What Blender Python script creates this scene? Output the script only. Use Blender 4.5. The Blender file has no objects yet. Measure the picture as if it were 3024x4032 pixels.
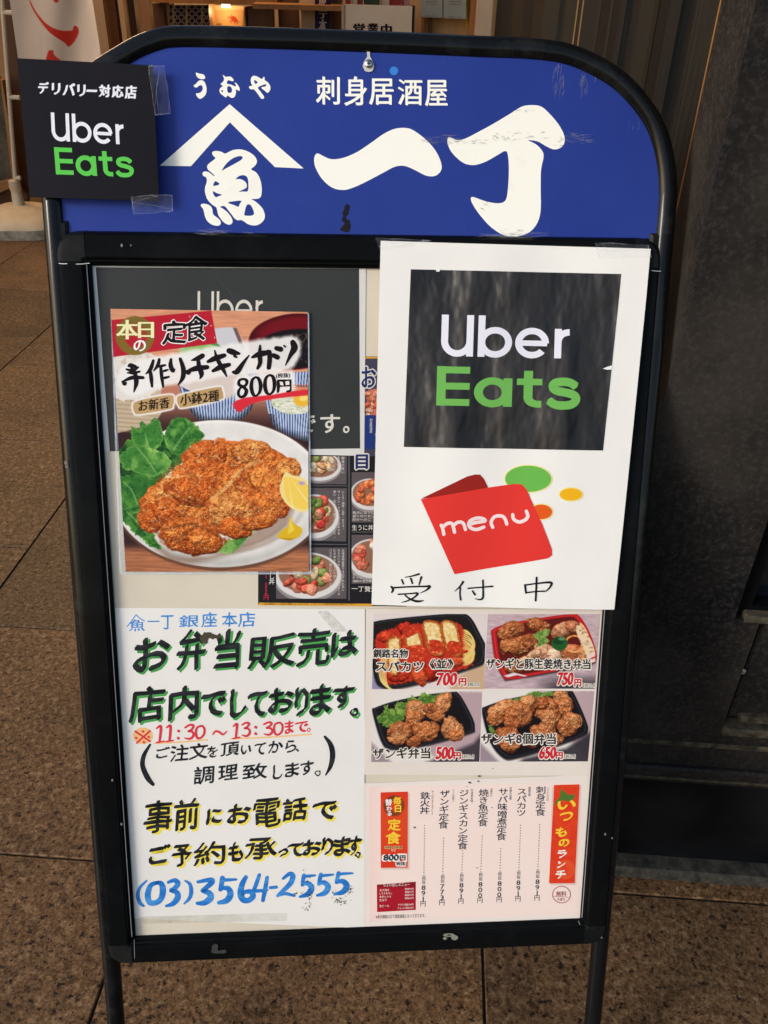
import bpy, bmesh, math, random
import numpy as np
from mathutils import Matrix, Vector
random.seed(7)
scn = bpy.context.scene
col = scn.collection

# ------------------------------------------------------------------ camera, world, sun, exposure
HC = 1.27                                   # camera height
FPX, CX, CY = 3270.0, 1512.0, 2016.0        # focal length and centre in photo pixels
R = np.array([[0.9980313737022595, -0.010535060941328564, 0.06182547692451229],
              [-0.05744437527273097, -0.5491784634500958, 0.8337284684069013],
              [0.025169840196285778, -0.8356386945166878, -0.54870251627903]])
EYE = np.array([0, 0, HC])
cam = bpy.data.cameras.new('camera')
cam.sensor_fit = 'VERTICAL'; cam.sensor_height = 36.0; cam.sensor_width = 27.0
cam.lens = FPX / 4032 * 36.0
cam.clip_start = 0.05; cam.clip_end = 200
camo = bpy.data.objects.new('camera', cam); col.objects.link(camo)
m = Matrix.Identity(4)
for i in range(3):
    m[i][0] = R[i, 0]; m[i][1] = -R[i, 1]; m[i][2] = -R[i, 2]; m[i][3] = EYE[i]
camo.matrix_world = m
scn.camera = camo

w_ = bpy.data.worlds.new('World'); scn.world = w_; w_.use_nodes = True
nt = w_.node_tree
bg = nt.nodes['Background']
sky = nt.nodes.new('ShaderNodeTexSky'); sky.sky_type = 'NISHITA'; sky.sun_disc = False
SUN_EL, SUN_AZ = math.radians(23), math.radians(243)
sky.sun_elevation = SUN_EL; sky.sun_rotation = SUN_AZ
sky.air_density = 1.0; sky.dust_density = 2.0; sky.ozone_density = 1.0
nt.links.new(sky.outputs[0], bg.inputs[0]); bg.inputs[1].default_value = 0.12
sun = bpy.data.lights.new('sun', 'SUN'); sun.energy = 1.5; sun.angle = math.radians(16); sun.color = (1.0, 0.985, 0.965)
suno = bpy.data.objects.new('sun', sun); col.objects.link(suno)
sd = Vector((math.sin(SUN_AZ) * math.cos(SUN_EL), math.cos(SUN_AZ) * math.cos(SUN_EL), math.sin(SUN_EL)))
suno.rotation_euler = sd.to_track_quat('Z', 'Y').to_euler()
scn.view_settings.view_transform = 'Standard'; scn.view_settings.look = 'None'
scn.view_settings.exposure = 0.60; scn.view_settings.gamma = 1
scn.view_settings.use_curve_mapping = False

# ------------------------------------------------------------------ geometry of the place
U = np.array([0.99999692, 0.0, -0.00248278]); U /= np.linalg.norm(U)
V = np.array([0.00232659, 0.34907818, 0.93709072]); V -= U * (U @ V); V /= np.linalg.norm(V)
W = np.cross(U, V)
O = np.array([0.03466678, 0.504469, -0.00071256])      # foot of the board, on the ground
FLOOR_TURN = math.radians(7.1)                          # the paving is turned against the board
def ray(px, py): return R @ np.array([(px - CX) / FPX, (py - CY) / FPX, 1.0])
def S(px, py, w=0.0):                                   # photo pixel -> (u, v) on the board plane
    r = ray(px, py); p0 = O + W * w
    P = EYE + r * (((p0 - EYE) @ W) / (r @ W)) - O
    return float(P @ U), float(P @ V)
RU, RV, RW, RO = R.T @ U, R.T @ V, R.T @ W, R.T @ (O - EYE)
def S_arr(X, Y, w=0.0):
    d = np.stack([(X - CX) / FPX, (Y - CY) / FPX, np.ones_like(X)], -1)
    q = RO + RW * w
    t = (q @ RW) / (d @ RW)
    P = d * t[..., None] - RO
    return P @ RU, P @ RV
def G(px, py, z=0.0):                                   # photo pixel -> ground / horizontal plane
    r = ray(px, py); return EYE + r * ((z - HC) / r[2])
def D(px, py, y):                                       # photo pixel -> vertical plane at depth y
    r = ray(px, py); return EYE + r * (y / r[1])
ca, sa = math.cos(FLOOR_TURN), math.sin(FLOOR_TURN)
def turned(xr, yr, z=0.0):                              # coordinates of the paving grid -> world
    return np.array([xr * ca + yr * sa, -xr * sa + yr * ca, z])

# ------------------------------------------------------------------ materials
def lin(c):
    c = np.asarray(c, float) / 255.0
    return np.where(c <= 0.04045, c / 12.92, ((c + 0.055) / 1.055) ** 2.4)
GAIN = 0.86
def rgb(r, g, b, k=GAIN): return tuple(float(x) * k for x in lin((r, g, b))) + (1.0,)
def P_in(p, n, v):
    if n in p.inputs: p.inputs[n].default_value = v
def mat(name, color=(0.5, 0.5, 0.5, 1), rough=0.5, spec=0.5, metal=0.0, coat=0.0):
    m = bpy.data.materials.new(name); m.use_nodes = True
    p = m.node_tree.nodes['Principled BSDF']
    P_in(p, 'Base Color', color); P_in(p, 'Roughness', rough); P_in(p, 'Specular IOR Level', spec)
    P_in(p, 'Metallic', metal); P_in(p, 'Coat Weight', coat); P_in(p, 'Coat Roughness', 0.08)
    return m
class NT:
    def __init__(s, m): s.m = m; s.t = m.node_tree; s.p = s.t.nodes['Principled BSDF']
    def n(s, k, **kw):
        x = s.t.nodes.new(k)
        for a, b in kw.items():
            if a.startswith('i_'): x.inputs[a[2:].replace('_', ' ')].default_value = b
            else: setattr(x, a, b)
        return x
    def l(s, a, b): s.t.links.new(a, b)
    def coord(s, scale=(1, 1, 1), kind='Object'):
        c = s.n('ShaderNodeTexCoord'); mp = s.n('ShaderNodeMapping'); mp.inputs['Scale'].default_value = scale
        s.l(c.outputs[kind], mp.inputs[0]); return mp.outputs[0]
    def noise(s, vec, scale, detail=4, rough=0.6):
        x = s.n('ShaderNodeTexNoise'); x.inputs['Scale'].default_value = scale
        x.inputs['Detail'].default_value = detail; x.inputs['Roughness'].default_value = rough
        s.l(vec, x.inputs['Vector']); return x.outputs['Fac']
    def ramp(s, fac, stops):
        x = s.n('ShaderNodeValToRGB'); e = x.color_ramp.elements
        while len(e) < len(stops): e.new(0.5)
        for i, (p, c) in enumerate(stops):
            e[i].position = p; e[i].color = c if len(c) == 4 else tuple(c) + (1,)
        s.l(fac, x.inputs[0]); return x.outputs[0]
    def mix(s, fac, a, b, mode='MIX'):
        x = s.n('ShaderNodeMix', data_type='RGBA', blend_type=mode)
        for i, v in ((0, fac), (6, a), (7, b)):
            if hasattr(v, 'is_linked') or hasattr(v, 'links'): s.l(v, x.inputs[i])
            else: x.inputs[i].default_value = v
        return x.outputs[2]
    def bump(s, h, strength=0.2, dist=0.001):
        b = s.n('ShaderNodeBump'); b.inputs['Strength'].default_value = strength
        b.inputs['Distance'].default_value = dist; s.l(h, b.inputs['Height']); s.l(b.outputs[0], s.p.inputs['Normal'])

def mottled(name, c1, c2, scale=8, rough=0.6, spec=0.4, bump=0.0, stretch=(1, 1, 1), coat=0.0, detail=6, lo=.35, hi=.65):
    m = mat(name, c1, rough, spec, coat=coat); t = NT(m)
    f = t.noise(t.coord(stretch), scale, detail)
    t.l(t.ramp(f, [(lo, c1), (hi, c2)]), t.p.inputs['Base Color'])
    if bump: t.bump(f, bump, 0.002)
    return m

# glossy black enamel of the board with dust and scratches
def black_enamel(name, base, dust, rough=0.22, amount=0.62, spec=0.45):
    m = mat(name, base, rough, spec); t = NT(m); v = t.coord()
    f1 = t.noise(v, 9, 8, 0.75); f2 = t.noise(t.coord((6, 1, 1)), 40, 6, 0.7)
    a = t.ramp(f1, [(amount - .12, base), (amount + .16, dust)])
    b = t.ramp(f2, [(0.66, (0, 0, 0, 1)), (0.78, (1, 1, 1, 1))])
    t.l(t.mix(b, a, dust), t.p.inputs['Base Color'])
    r = t.ramp(f1, [(0.3, (rough, rough, rough, 1)), (0.8, (rough + .12,) * 3)])
    t.l(r, t.p.inputs['Roughness'])
    return m
M = {}
M['tube'] = black_enamel('tube_enamel', (0.005, 0.0055, 0.006, 1), (0.030, 0.031, 0.028, 1), 0.10, 0.64, 0.24)
M['rail'] = black_enamel('rail_anodised', (0.004, 0.0045, 0.005, 1), (0.009, 0.0095, 0.010, 1), 0.18, 0.62, 0.05)
M['corner'] = black_enamel('corner_plastic', (0.007, 0.0075, 0.008, 1), (0.024, 0.024, 0.023, 1), 0.25, 0.55, 0.08)
M['rubber'] = mat('rubber', (0.012, 0.012, 0.012, 1), 0.8)
M['gap'] = mat('gap_black', (0.002, 0.002, 0.002, 1), 0.9, 0.1)
def flat(name, c, rough=0.6, spec=0.08, k=GAIN): 
    if name not in M: M[name] = mat(name, rgb(*c, k=k), rough, spec)
    return M[name]
def paper_mat(name, c, rough=0.5, warp=1.0, stain=None, spec=0.3):
    m = mat(name, rgb(*c), rough, spec); t = NT(m); v = t.coord()
    f = t.noise(v, 5, 5, 0.6); g = t.noise(v, 300, 2)
    a = rgb(*c); b = rgb(*(stain or [max(0, x - 9) for x in c]))
    t.l(t.ramp(f, [(0.4, a), (0.75, b)]), t.p.inputs['Base Color'])
    t.bump(t.mix(0.12, f, g), 0.15 * warp, 0.004)
    return m
M['cream'] = paper_mat('cream_backing', (226, 217, 198), 0.35, 0.6, (212, 202, 182), 0.5)
M['white_sheet'] = paper_mat('white_sheet', (250, 249, 244), 0.6)
M['hand_sheet'] = paper_mat('hand_sheet', (243, 241, 236), 0.38, 0.7, None, 0.5)
M['photo_sheet'] = paper_mat('photo_sheet', (238, 228, 218), 0.35, 0.6, None, 0.5)
def blue_panel():
    m = mat('blue_panel', rgb(44, 60, 146, 1.0), 0.3, 0.14); t = NT(m); v = t.coord()
    f = t.noise(v, 3.0, 5); 
    a = t.ramp(f, [(0.3, rgb(37, 56, 138, .90)), (0.7, rgb(48, 68, 150, .90))])
    sc = t.noise(t.coord((3, 9, 1)), 11, 9, 0.8)
    k = t.ramp(sc, [(0.66, (0, 0, 0, 1)), (0.74, (.28, .28, .28, 1))])
    fine = t.noise(t.coord((.6, 14, 1)), 26, 8, 0.85); k2 = t.ramp(fine, [(0.70, (0, 0, 0, 1)), (0.76, (.18, .18, .18, 1))])
    t.l(t.mix(k2, t.mix(k, a, rgb(120, 120, 140, 1.0)), rgb(130, 135, 165, 1.0)), t.p.inputs['Base Color'])
    t.l(t.ramp(t.noise(v, 7, 6, .7), [(0.3, (.18,)*3), (0.7, (.5,)*3)]), t.p.inputs['Roughness'])
    return m
M['blue'] = blue_panel()
def clear_film(name, alpha=0.12, tint=(1, 1, 1, 1), rough=0.12, edge=0.0, scale=40):
    m = mat(name, tint, rough, 0.5); t = NT(m)
    f = t.noise(t.coord((1, 1, 1)), scale, 6, 0.7)
    r = t.ramp(f, [(0.35, (alpha * .4,) * 3), (0.7, (alpha * 1.6 + edge,) * 3)])
    t.l(r, t.p.inputs['Alpha'])
    return m
M['tape'] = clear_film('clear_tape', 0.04, (0.6, 0.64, 0.74, 1), 0.2, 0.01)
M['tape_edge'] = clear_film('tape_crease', 0.07, (0.8, 0.84, 0.9, 1), 0.25, 0.2, 90)
M['film'] = clear_film('laminate_film', 0.16, (0.7, 0.78, 0.85, 1), 0.12)
M['vcol'] = mat('printed_photo', (1, 1, 1, 1), 0.5, 0.08)
t = NT(M['vcol']); a = t.n('ShaderNodeVertexColor', layer_name='Col'); t.l(a.outputs[0], t.p.inputs['Base Color'])
M['vcol_gloss'] = mat('laminated_photo', (1, 1, 1, 1), 0.16, 0.12)
t = NT(M['vcol_gloss']); a = t.n('ShaderNodeVertexColor', layer_name='Col'); t.l(a.outputs[0], t.p.inputs['Base Color'])

def granite():
    m = mat('granite', (0.1, 0.06, 0.035, 1), 0.42, 0.15); t = NT(m)
    c = t.n('ShaderNodeTexCoord'); oi = t.n('ShaderNodeObjectInfo')
    add = t.n('ShaderNodeVectorMath', operation='ADD'); t.l(c.outputs['Object'], add.inputs[0])
    sc = t.n('ShaderNodeVectorMath', operation='SCALE'); t.l(oi.outputs['Random'], sc.inputs['Scale'])
    sc.inputs[0].default_value = (7, 3, 5); t.l(sc.outputs[0], add.inputs[1]); v = add.outputs[0]
    big = t.noise(v, 4, 4); mid = t.noise(v, 55, 4, 0.6); f = t.noise(v, 92, 6, 0.75); g = t.noise(v, 230, 5, 0.75)
    base = t.ramp(f, [(0.37, (0.018, 0.011, 0.006)), (0.46, (0.095, 0.053, 0.026)), (0.54, (0.185, 0.108, 0.053)), (0.64, (0.38, 0.25, 0.145))])
    base2 = t.ramp(g, [(0.40, (0.022, 0.013, 0.007)), (0.5, (0.17, 0.094, 0.040)), (0.60, (0.46, 0.29, 0.155))])
    b = t.mix(0.30, base, base2)
    pk = t.ramp(mid, [(0.40, (0, 0, 0)), (0.66, (.35, .35, .35))])
    b = t.mix(pk, b, (0.19, 0.10, 0.048, 1))
    s1 = t.noise(v, 110, 4, 0.65); spk = t.ramp(s1, [(0.575, (0, 0, 0)), (0.635, (.9, .9, .9))]); b = t.mix(spk, b, (0.009, 0.007, 0.006, 1))
    s2 = t.noise(t.coord((1, 1, 1)), 150, 4, 0.6); spl = t.ramp(s2, [(0.65, (0, 0, 0)), (0.72, (.45, .45, .45))]); b = t.mix(spl, b, (0.27, 0.19, 0.12, 1))
    dk = t.ramp(big, [(0.32, (0.62, 0.62, 0.66)), (0.5, (0.92, 0.90, 0.88)), (0.68, (1.06, 1.02, 1.0))])
    b = t.mix(1.0, b, dk, 'MULTIPLY')
    rv = t.ramp(oi.outputs['Random'], [(0, (0.70, 0.72, 0.74)), (1, (0.98, 0.94, 0.88))])
    b = t.mix(1.0, b, rv, 'MULTIPLY')
    t.l(b, t.p.inputs['Base Color']); t.bump(f, 0.25, 0.0006)
    return m
M['granite'] = granite()
M['joint'] = mottled('joint_mortar', (0.022, 0.018, 0.012, 1), (0.05, 0.042, 0.028, 1), 30, 0.95, 0.05)

def rusty_steel():
    m = mat('aged_black_steel', (0.02, 0.02, 0.02, 1), 0.6, 0.12); t = NT(m); v = t.coord()
    f = t.noise(v, 4, 6, 0.6); g = t.noise(v, 150, 6, 0.8); h = t.noise(v, 420, 2)
    a = t.ramp(f, [(0.36, (0.0045, 0.005, 0.006)), (0.50, (0.014, 0.0125, 0.0115)), (0.64, (0.030, 0.026, 0.023))])
    b = t.ramp(g, [(0.48, (0, 0, 0)), (0.80, (.75, .75, .75))])
    c = t.mix(b, a, (0.064, 0.058, 0.052, 1))
    pz = t.noise(t.coord((1, 1, 2)), 7, 4, .6); rz = t.ramp(pz, [(0.70, (0, 0, 0)), (0.78, (.5, .5, .5))])
    c = t.mix(rz, c, (0.055, 0.026, 0.013, 1))
    t.l(c, t.p.inputs['Base Color']); t.bump(t.mix(0.5, g, h), 0.5, 0.0015)
    return m
M['steel'] = rusty_steel()
M['steel_blue'] = mottled('blue_black_steel', (0.003, 0.0035, 0.0045, 1), (0.009, 0.010, 0.012, 1), 9, 0.4, 0.12, 0.1)
M['ledge'] = mottled('worn_ledge', (0.006, 0.006, 0.007, 1), (0.032, 0.027, 0.020, 1), 45, 0.75, 0.15, 0.2, detail=8)
M['concrete'] = mottled('kerb_concrete', (0.022, 0.022, 0.020, 1), (0.075, 0.069, 0.054, 1), 60, 0.85, 0.15, 0.4, detail=8)

# ------------------------------------------------------------------ object helpers
def tag(o, label=None, cat=None, group=None, kind=None):
    if label: o['label'] = label
    if cat: o['category'] = cat
    if group: o['group'] = group
    if kind: o['kind'] = kind
    return o
def mesh_obj(name, verts, faces, material, parent=None, smooth=False, label=None):
    me = bpy.data.meshes.new(name); me.from_pydata([tuple(map(float, v)) for v in verts], [], faces); me.update()
    if smooth: me.polygons.foreach_set('use_smooth', [True] * len(me.polygons))
    me.materials.append(material)
    o = bpy.data.objects.new(name, me); col.objects.link(o)
    if parent: o.parent = parent
    if label: o['label'] = label
    return o
class MB:
    def __init__(s): s.v = []; s.f = []; s.cuts = []
    def cut(s):
        k = (len(s.v), len(s.f))
        if not s.cuts or s.cuts[-1] != k: s.cuts.append(k)
    def add(s, vs, fs):
        b = len(s.v); s.v += [tuple(map(float, x)) for x in vs]; s.f += [tuple(i + b for i in f) for f in fs]; return s
    def box(s, x0, y0, z0, x1, y1, z1):
        return s.add([(x0,y0,z0),(x1,y0,z0),(x1,y1,z0),(x0,y1,z0),(x0,y0,z1),(x1,y0,z1),(x1,y1,z1),(x0,y1,z1)],
                     [(0,3,2,1),(4,5,6,7),(0,1,5,4),(1,2,6,5),(2,3,7,6),(3,0,4,7)])
    def bevbox(s, x0, y0, z0, x1, y1, z1, b):
        # box with chamfered top edges (z1 side)
        return s.add([(x0,y0,z0),(x1,y0,z0),(x1,y1,z0),(x0,y1,z0),(x0,y0,z1-b),(x1,y0,z1-b),(x1,y1,z1-b),(x0,y1,z1-b),
                      (x0+b,y0+b,z1),(x1-b,y0+b,z1),(x1-b,y1-b,z1),(x0+b,y1-b,z1)],
                     [(0,3,2,1),(8,9,10,11),(0,1,5,4),(1,2,6,5),(2,3,7,6),(3,0,4,7),(4,5,9,8),(5,6,10,9),(6,7,11,10),(7,4,8,11)])
    def tube(s, pts, r, seg=14, caps=True, rf=None):
        pts = [np.array(p, float) for p in pts]; n = len(pts); rings = []
        up = None
        for i, p in enumerate(pts):
            d = pts[min(i+1, n-1)] - pts[max(i-1, 0)]; d /= np.linalg.norm(d)
            if up is None:
                a = np.array([0, 0, 1.0]) if abs(d[2]) < .9 else np.array([0, 1.0, 0])
                up = np.cross(np.cross(d, a), d)
            up = up - d * (up @ d); up /= np.linalg.norm(up); sd_ = np.cross(d, up)
            rr = r if rf is None else rf(i / (n - 1))
            rings.append([p + rr * (math.cos(2*math.pi*k/seg) * up + math.sin(2*math.pi*k/seg) * sd_) for k in range(seg)])
        vs = [v for q in rings for v in q]
        fs = [(i*seg+k, i*seg+(k+1) % seg, (i+1)*seg+(k+1) % seg, (i+1)*seg+k) for i in range(n-1) for k in range(seg)]
        if caps: fs += [tuple(range(seg))[::-1], tuple((n-1)*seg + k for k in range(seg))]
        return s.add(vs, fs)
    def lathe(s, c, prof, seg=24):
        vs = []; c = np.array(c, float)
        for r, z in prof:
            for k in range(seg):
                a = 2*math.pi*k/seg; vs.append(c + [r*math.cos(a), r*math.sin(a), z])
        n = len(prof)
        fs = [(i*seg+k, i*seg+(k+1) % seg, (i+1)*seg+(k+1) % seg, (i+1)*seg+k) for i in range(n-1) for k in range(seg)]
        fs += [tuple(range(seg))[::-1], tuple((n-1)*seg + k for k in range(seg))]
        return s.add(vs, fs)
    def obj(s, name, material, parent=None, smooth=False, label=None):
        if s.cuts:                                        # one object per line of lettering / per mark
            s.cut(); a = (0, 0)
            for c in s.cuts:
                if c[0] > a[0]: o = mesh_obj(name, s.v[a[0]:c[0]], [tuple(i - a[0] for i in f) for f in s.f[a[1]:c[1]]], material, parent, smooth, label)
                a = c
            return o
        o = mesh_obj(name, s.v, s.f, material, parent, smooth, label)
        return o
def autosmooth(o, ang=40):
    me = o.data; me.polygons.foreach_set('use_smooth', [True] * len(me.polygons))
    me.set_sharp_from_angle(angle=math.radians(ang)); return o
def empty(name, loc, rot=None, label=None, cat=None, group=None):
    o = bpy.data.objects.new(name, None); col.objects.link(o); o.empty_display_size = 0.05
    if rot is not None: o.matrix_world = Matrix.Translation(Vector(loc)) @ rot
    else: o.location = loc
    return tag(o, label, cat, group)
BR = Matrix(((U[0], V[0], W[0], 0), (U[1], V[1], W[1], 0), (U[2], V[2], W[2], 0), (0, 0, 0, 1)))   # board rotation
def on_board(u, v, w=0.0): return O + U * u + V * v + W * w

class Fr:
    """a thing lying on the board plane: local x = u, y = v, z = height above the poster plane"""
    def __init__(s, name, u0, v0, w0, label, cat, group=None):
        s.u0, s.v0, s.w0 = u0, v0, w0
        s.e = empty(name, on_board(u0, v0, w0), BR, label, cat, group)
    flat_k = 1.0; ripple = None                        # printed layers stay thin; a loose sheet may ripple
    def zz(s, w):
        d = w - s.w0; return np.where(d > 0, d * s.flat_k, d)
    def rip(s, u, v):
        if s.ripple is None: return 0.0
        A_, ph = s.ripple; a, b = (u - s.u0) / .297 + .5, 1 - (v - s.v0) / .42
        r = .55*np.sin(5.2*a + ph[0] + 1.8*b) + .45*np.sin(9.5*a + ph[1] + 2.5*b) + .35*np.sin(3.6*b + ph[2] + a) + .25*np.sin(17*a + ph[3] + 4*b)
        return A_ * (r + .6) * np.clip(5*b + .15, 0, 1)
    def L(s, px, py, w):
        u, v = S(px, py, w); return (u - s.u0, v - s.v0, float(s.zz(w) + s.rip(u, v)))
    def LA(s, XY, w):
        XY = np.asarray(XY, float); u, v = S_arr(XY[:, 0], XY[:, 1], w)
        return np.stack([u - s.u0, v - s.v0, s.zz(w) + s.rip(u, v) + np.zeros(len(u))], -1)

# ------------------------------------------------------------------ flat shapes given in photo pixels
class Z:
    """coordinates measured in an enlargement of the photo"""
    def __init__(s, ox, oy, k): s.o = np.array([ox, oy], float); s.k = k
    def __call__(s, pts): return np.asarray(pts, float) * s.k + s.o
ID = Z(0, 0, 1)
def sheet(fr, name, quad, w0, w1, material, parent=None, n=1, wob=0.0, label=None, seed=1):
    """thin rectangular sheet through four pixel corners TL TR BR BL, front face at w1 (may undulate)"""
    q = np.array(quad, float); vs = []; fs = []
    nx, ny = (n, int(n * 1.4)) if n > 1 else (1, 1)
    rs = random.Random(seed); ph = [rs.uniform(0, 6) for _ in range(6)]
    for j in range(ny + 1):
        for i in range(nx + 1):
            a, b = i / nx, j / ny
            p = (q[0]*(1-a)+q[1]*a)*(1-b) + (q[3]*(1-a)+q[2]*a)*b
            w = w1
            if wob: w += wob * (0.6*math.sin(5*a+ph[0]+2*b) + 0.4*math.sin(9*a+ph[1]) + 0.5*math.sin(4*b+ph[2]+a)) * min(1, 6*b+.3)
            vs.append(fr.L(p[0], p[1], w))
    k = len(vs)
    vs += [(x, y, z - (w1 - w0)) for x, y, z in vs]
    N = nx + 1
    for j in range(ny):
        for i in range(nx):
            a = j*N+i; fs.append((a, a+N, a+N+1, a+1)); fs.append((k+a, k+a+1, k+a+N+1, k+a+N))
    edge = [i for i in range(N)] + [j*N+nx for j in range(1, ny+1)] + [ny*N+i for i in range(nx-1, -1, -1)] + [j*N for j in range(ny-1, 0, -1)]
    for a, b in zip(edge, edge[1:] + edge[:1]): fs.append((a, b, k+b, k+a))
    return mesh_obj(name, vs, fs, material, parent or fr.e, label=label)
from mathutils.geometry import tessellate_polygon
def catmull(pts, n=6, closed=True):
    p = np.asarray(pts, float); out = []; N = len(p)
    for i in range(N if closed else N - 1):
        if closed: a, b, c, d = p[i-1], p[i], p[(i+1) % N], p[(i+2) % N]
        else: a, b, c, d = p[max(i-1,0)], p[i], p[i+1], p[min(i+2,N-1)]
        for k in range(n):
            t = k / n
            out.append(0.5*((2*b)+(-a+c)*t+(2*a-5*b+4*c-d)*t*t+(-a+3*b-3*c+d)*t**3))
    if not closed: out.append(p[-1])
    return np.array(out)
def polygon(mb, fr, loops, w):
    """filled polygon with holes (pixel loops)"""
    l3 = [[Vector(p) for p in fr.LA(l, w)] for l in loops]
    tri = tessellate_polygon(l3); vs = [v for l in l3 for v in l]
    out = []
    for t in tri:
        a, b, c = (vs[i] for i in t)
        out.append(t if (b-a).cross(c-a).z > 0 else t[::-1])
    if fr.ripple is not None:                            # fine enough to follow the ripples of the sheet
        bm = bmesh.new(); bv = [bm.verts.new(v) for v in vs]
        for t in out:
            try: bm.faces.new([bv[i] for i in t])
            except ValueError: pass
        for _ in range(6):
            es = [e for e in bm.edges if e.calc_length() > .012]
            if not es: break
            bmesh.ops.subdivide_edges(bm, edges=es, cuts=1); bmesh.ops.triangulate(bm, faces=[f for f in bm.faces if len(f.verts) > 3])
        bm.verts.index_update(); z0 = float(fr.zz(w))
        vs = [(v.co.x, v.co.y, z0 + float(fr.rip(v.co.x + fr.u0, v.co.y + fr.v0))) for v in bm.verts]; out = [tuple(v.index for v in f.verts) for f in bm.faces]; bm.free()
    mb.add(vs, out)
EPS = 2e-5
def stroke(mb, fr, pts, width, w, taper=(1, 1), n=5, press=None):
    """brush stroke through pixel points; width in photo pixels, may be a list"""
    p = np.asarray(pts, float); ws = np.full(len(p), float(width)) if np.isscalar(width) else np.asarray(width, float)
    q = np.concatenate([p, ws[:, None]], 1)
    q = catmull(q, n, closed=False) if len(p) > 2 else np.array([q[0]*(1-t)+q[1]*t for t in np.linspace(0, 1, 4)])
    L_ = []; R_ = []; N = len(q)
    for i in range(N):
        d = q[min(i+1, N-1), :2] - q[max(i-1, 0), :2]; d = d / (np.linalg.norm(d) + 1e-9); nn = np.array([-d[1], d[0]])
        h = q[i, 2] / 2
        L_.append(q[i, :2] + nn*h); R_.append(q[i, :2] - nn*h)
    poly = []
    d = q[-1, :2] - q[-2, :2]; a0 = math.atan2(d[1], d[0]); h = q[-1, 2]/2*taper[1]
    e1 = [q[-1, :2] + h*np.array([math.cos(a0+t), math.sin(a0+t)]) for t in (1.2, .6, 0, -.6, -1.2)]
    d = q[0, :2] - q[1, :2]; a1 = math.atan2(d[1], d[0]); h = q[0, 2]/2*taper[0]
    e0 = [q[0, :2] + h*np.array([math.cos(a1+t), math.sin(a1+t)]) for t in (1.2, .6, 0, -.6, -1.2)]
    V3 = fr.LA(L_ + R_ + e1 + e0, w)
    fs = [(i, i+1, N+i+1, N+i) for i in range(N-1)]
    b = 2*N
    fs += [(N-1, b, b+1, b+2), (N-1, b+2, 2*N-1), (2*N-1, b+2, b+3, b+4)]
    b += 5
    fs += [(N, b, b+1, b+2), (N, b+2, 0), (0, b+2, b+3, b+4)]
    out = []
    for f in fs:
        A_, B_, C_ = V3[f[0]], V3[f[1]], V3[f[2]]
        z = (B_-A_)[0]*(C_-A_)[1]-(B_-A_)[1]*(C_-A_)[0]
        out.append(f if z > 0 else f[::-1])
    mb.add(V3, out)
def strokes(mb, fr, z, w, lst, cuts=()):
    for i, s in enumerate(lst):
        if i in cuts: mb.cut()
        pts, wd = s[0], s[1]
        stroke(mb, fr, z(pts), np.asarray(wd, float) * z.k, w + i * EPS)
def disc(mb, fr, c, rx, ry, w, seg=20, hole=0.0, rot=0.0):
    a = np.linspace(0, 2*math.pi, seg, endpoint=False)
    x = rx*np.cos(a); y = ry*np.sin(a)
    lp = np.stack([c[0]+x*math.cos(rot)-y*math.sin(rot), c[1]+x*math.sin(rot)+y*math.cos(rot)], -1)
    loops = [lp]
    if hole: loops.append((lp - np.array(c))*hole + np.array(c))
    polygon(mb, fr, loops, w)

# ------------------------------------------------------------------ lettering from the built-in font
_gc = {}
def glyph(s, off=0.0, res=3):
    k = (s, off, res)
    if k not in _gc:
        c = bpy.data.curves.new('g', 'FONT'); c.body = s; c.resolution_u = res; c.offset = off
        o = bpy.data.objects.new('g', c)
        me = bpy.data.meshes.new_from_object(o)
        n = len(me.vertices); co = np.empty(n*3, 'f'); me.vertices.foreach_get('co', co); co = co.reshape(-1, 3)[:, :2].astype(float)
        fs = [tuple(p.vertices) for p in me.polygons]
        bpy.data.objects.remove(o); bpy.data.curves.remove(c); bpy.data.meshes.remove(me)
        out = []
        for f in fs:
            A_, B_, C_ = co[f[0]], co[f[1]], co[f[2]]
            z = (B_-A_)[0]*(C_-A_)[1]-(B_-A_)[1]*(C_-A_)[0]
            out.append(f if z > 0 else f[::-1])
        _gc[k] = (co, out)
    return _gc[k]
def g_put(mb, fr, P, fs, w, offs=((0, 0),)):
    for i, o in enumerate(offs):
        mb.add(fr.LA(P + np.array(o), w + i * EPS), fs)
def warp(P, amp, sc, seed):
    if not amp: return P
    x, y = P[:, 0]/sc, P[:, 1]/sc
    return P + amp*np.stack([np.sin(y*1.7+seed)+.5*np.sin(x*2.3+seed*2), np.sin(x*1.9+seed*3)+.5*np.sin(y*2.9+seed)], -1)
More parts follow.
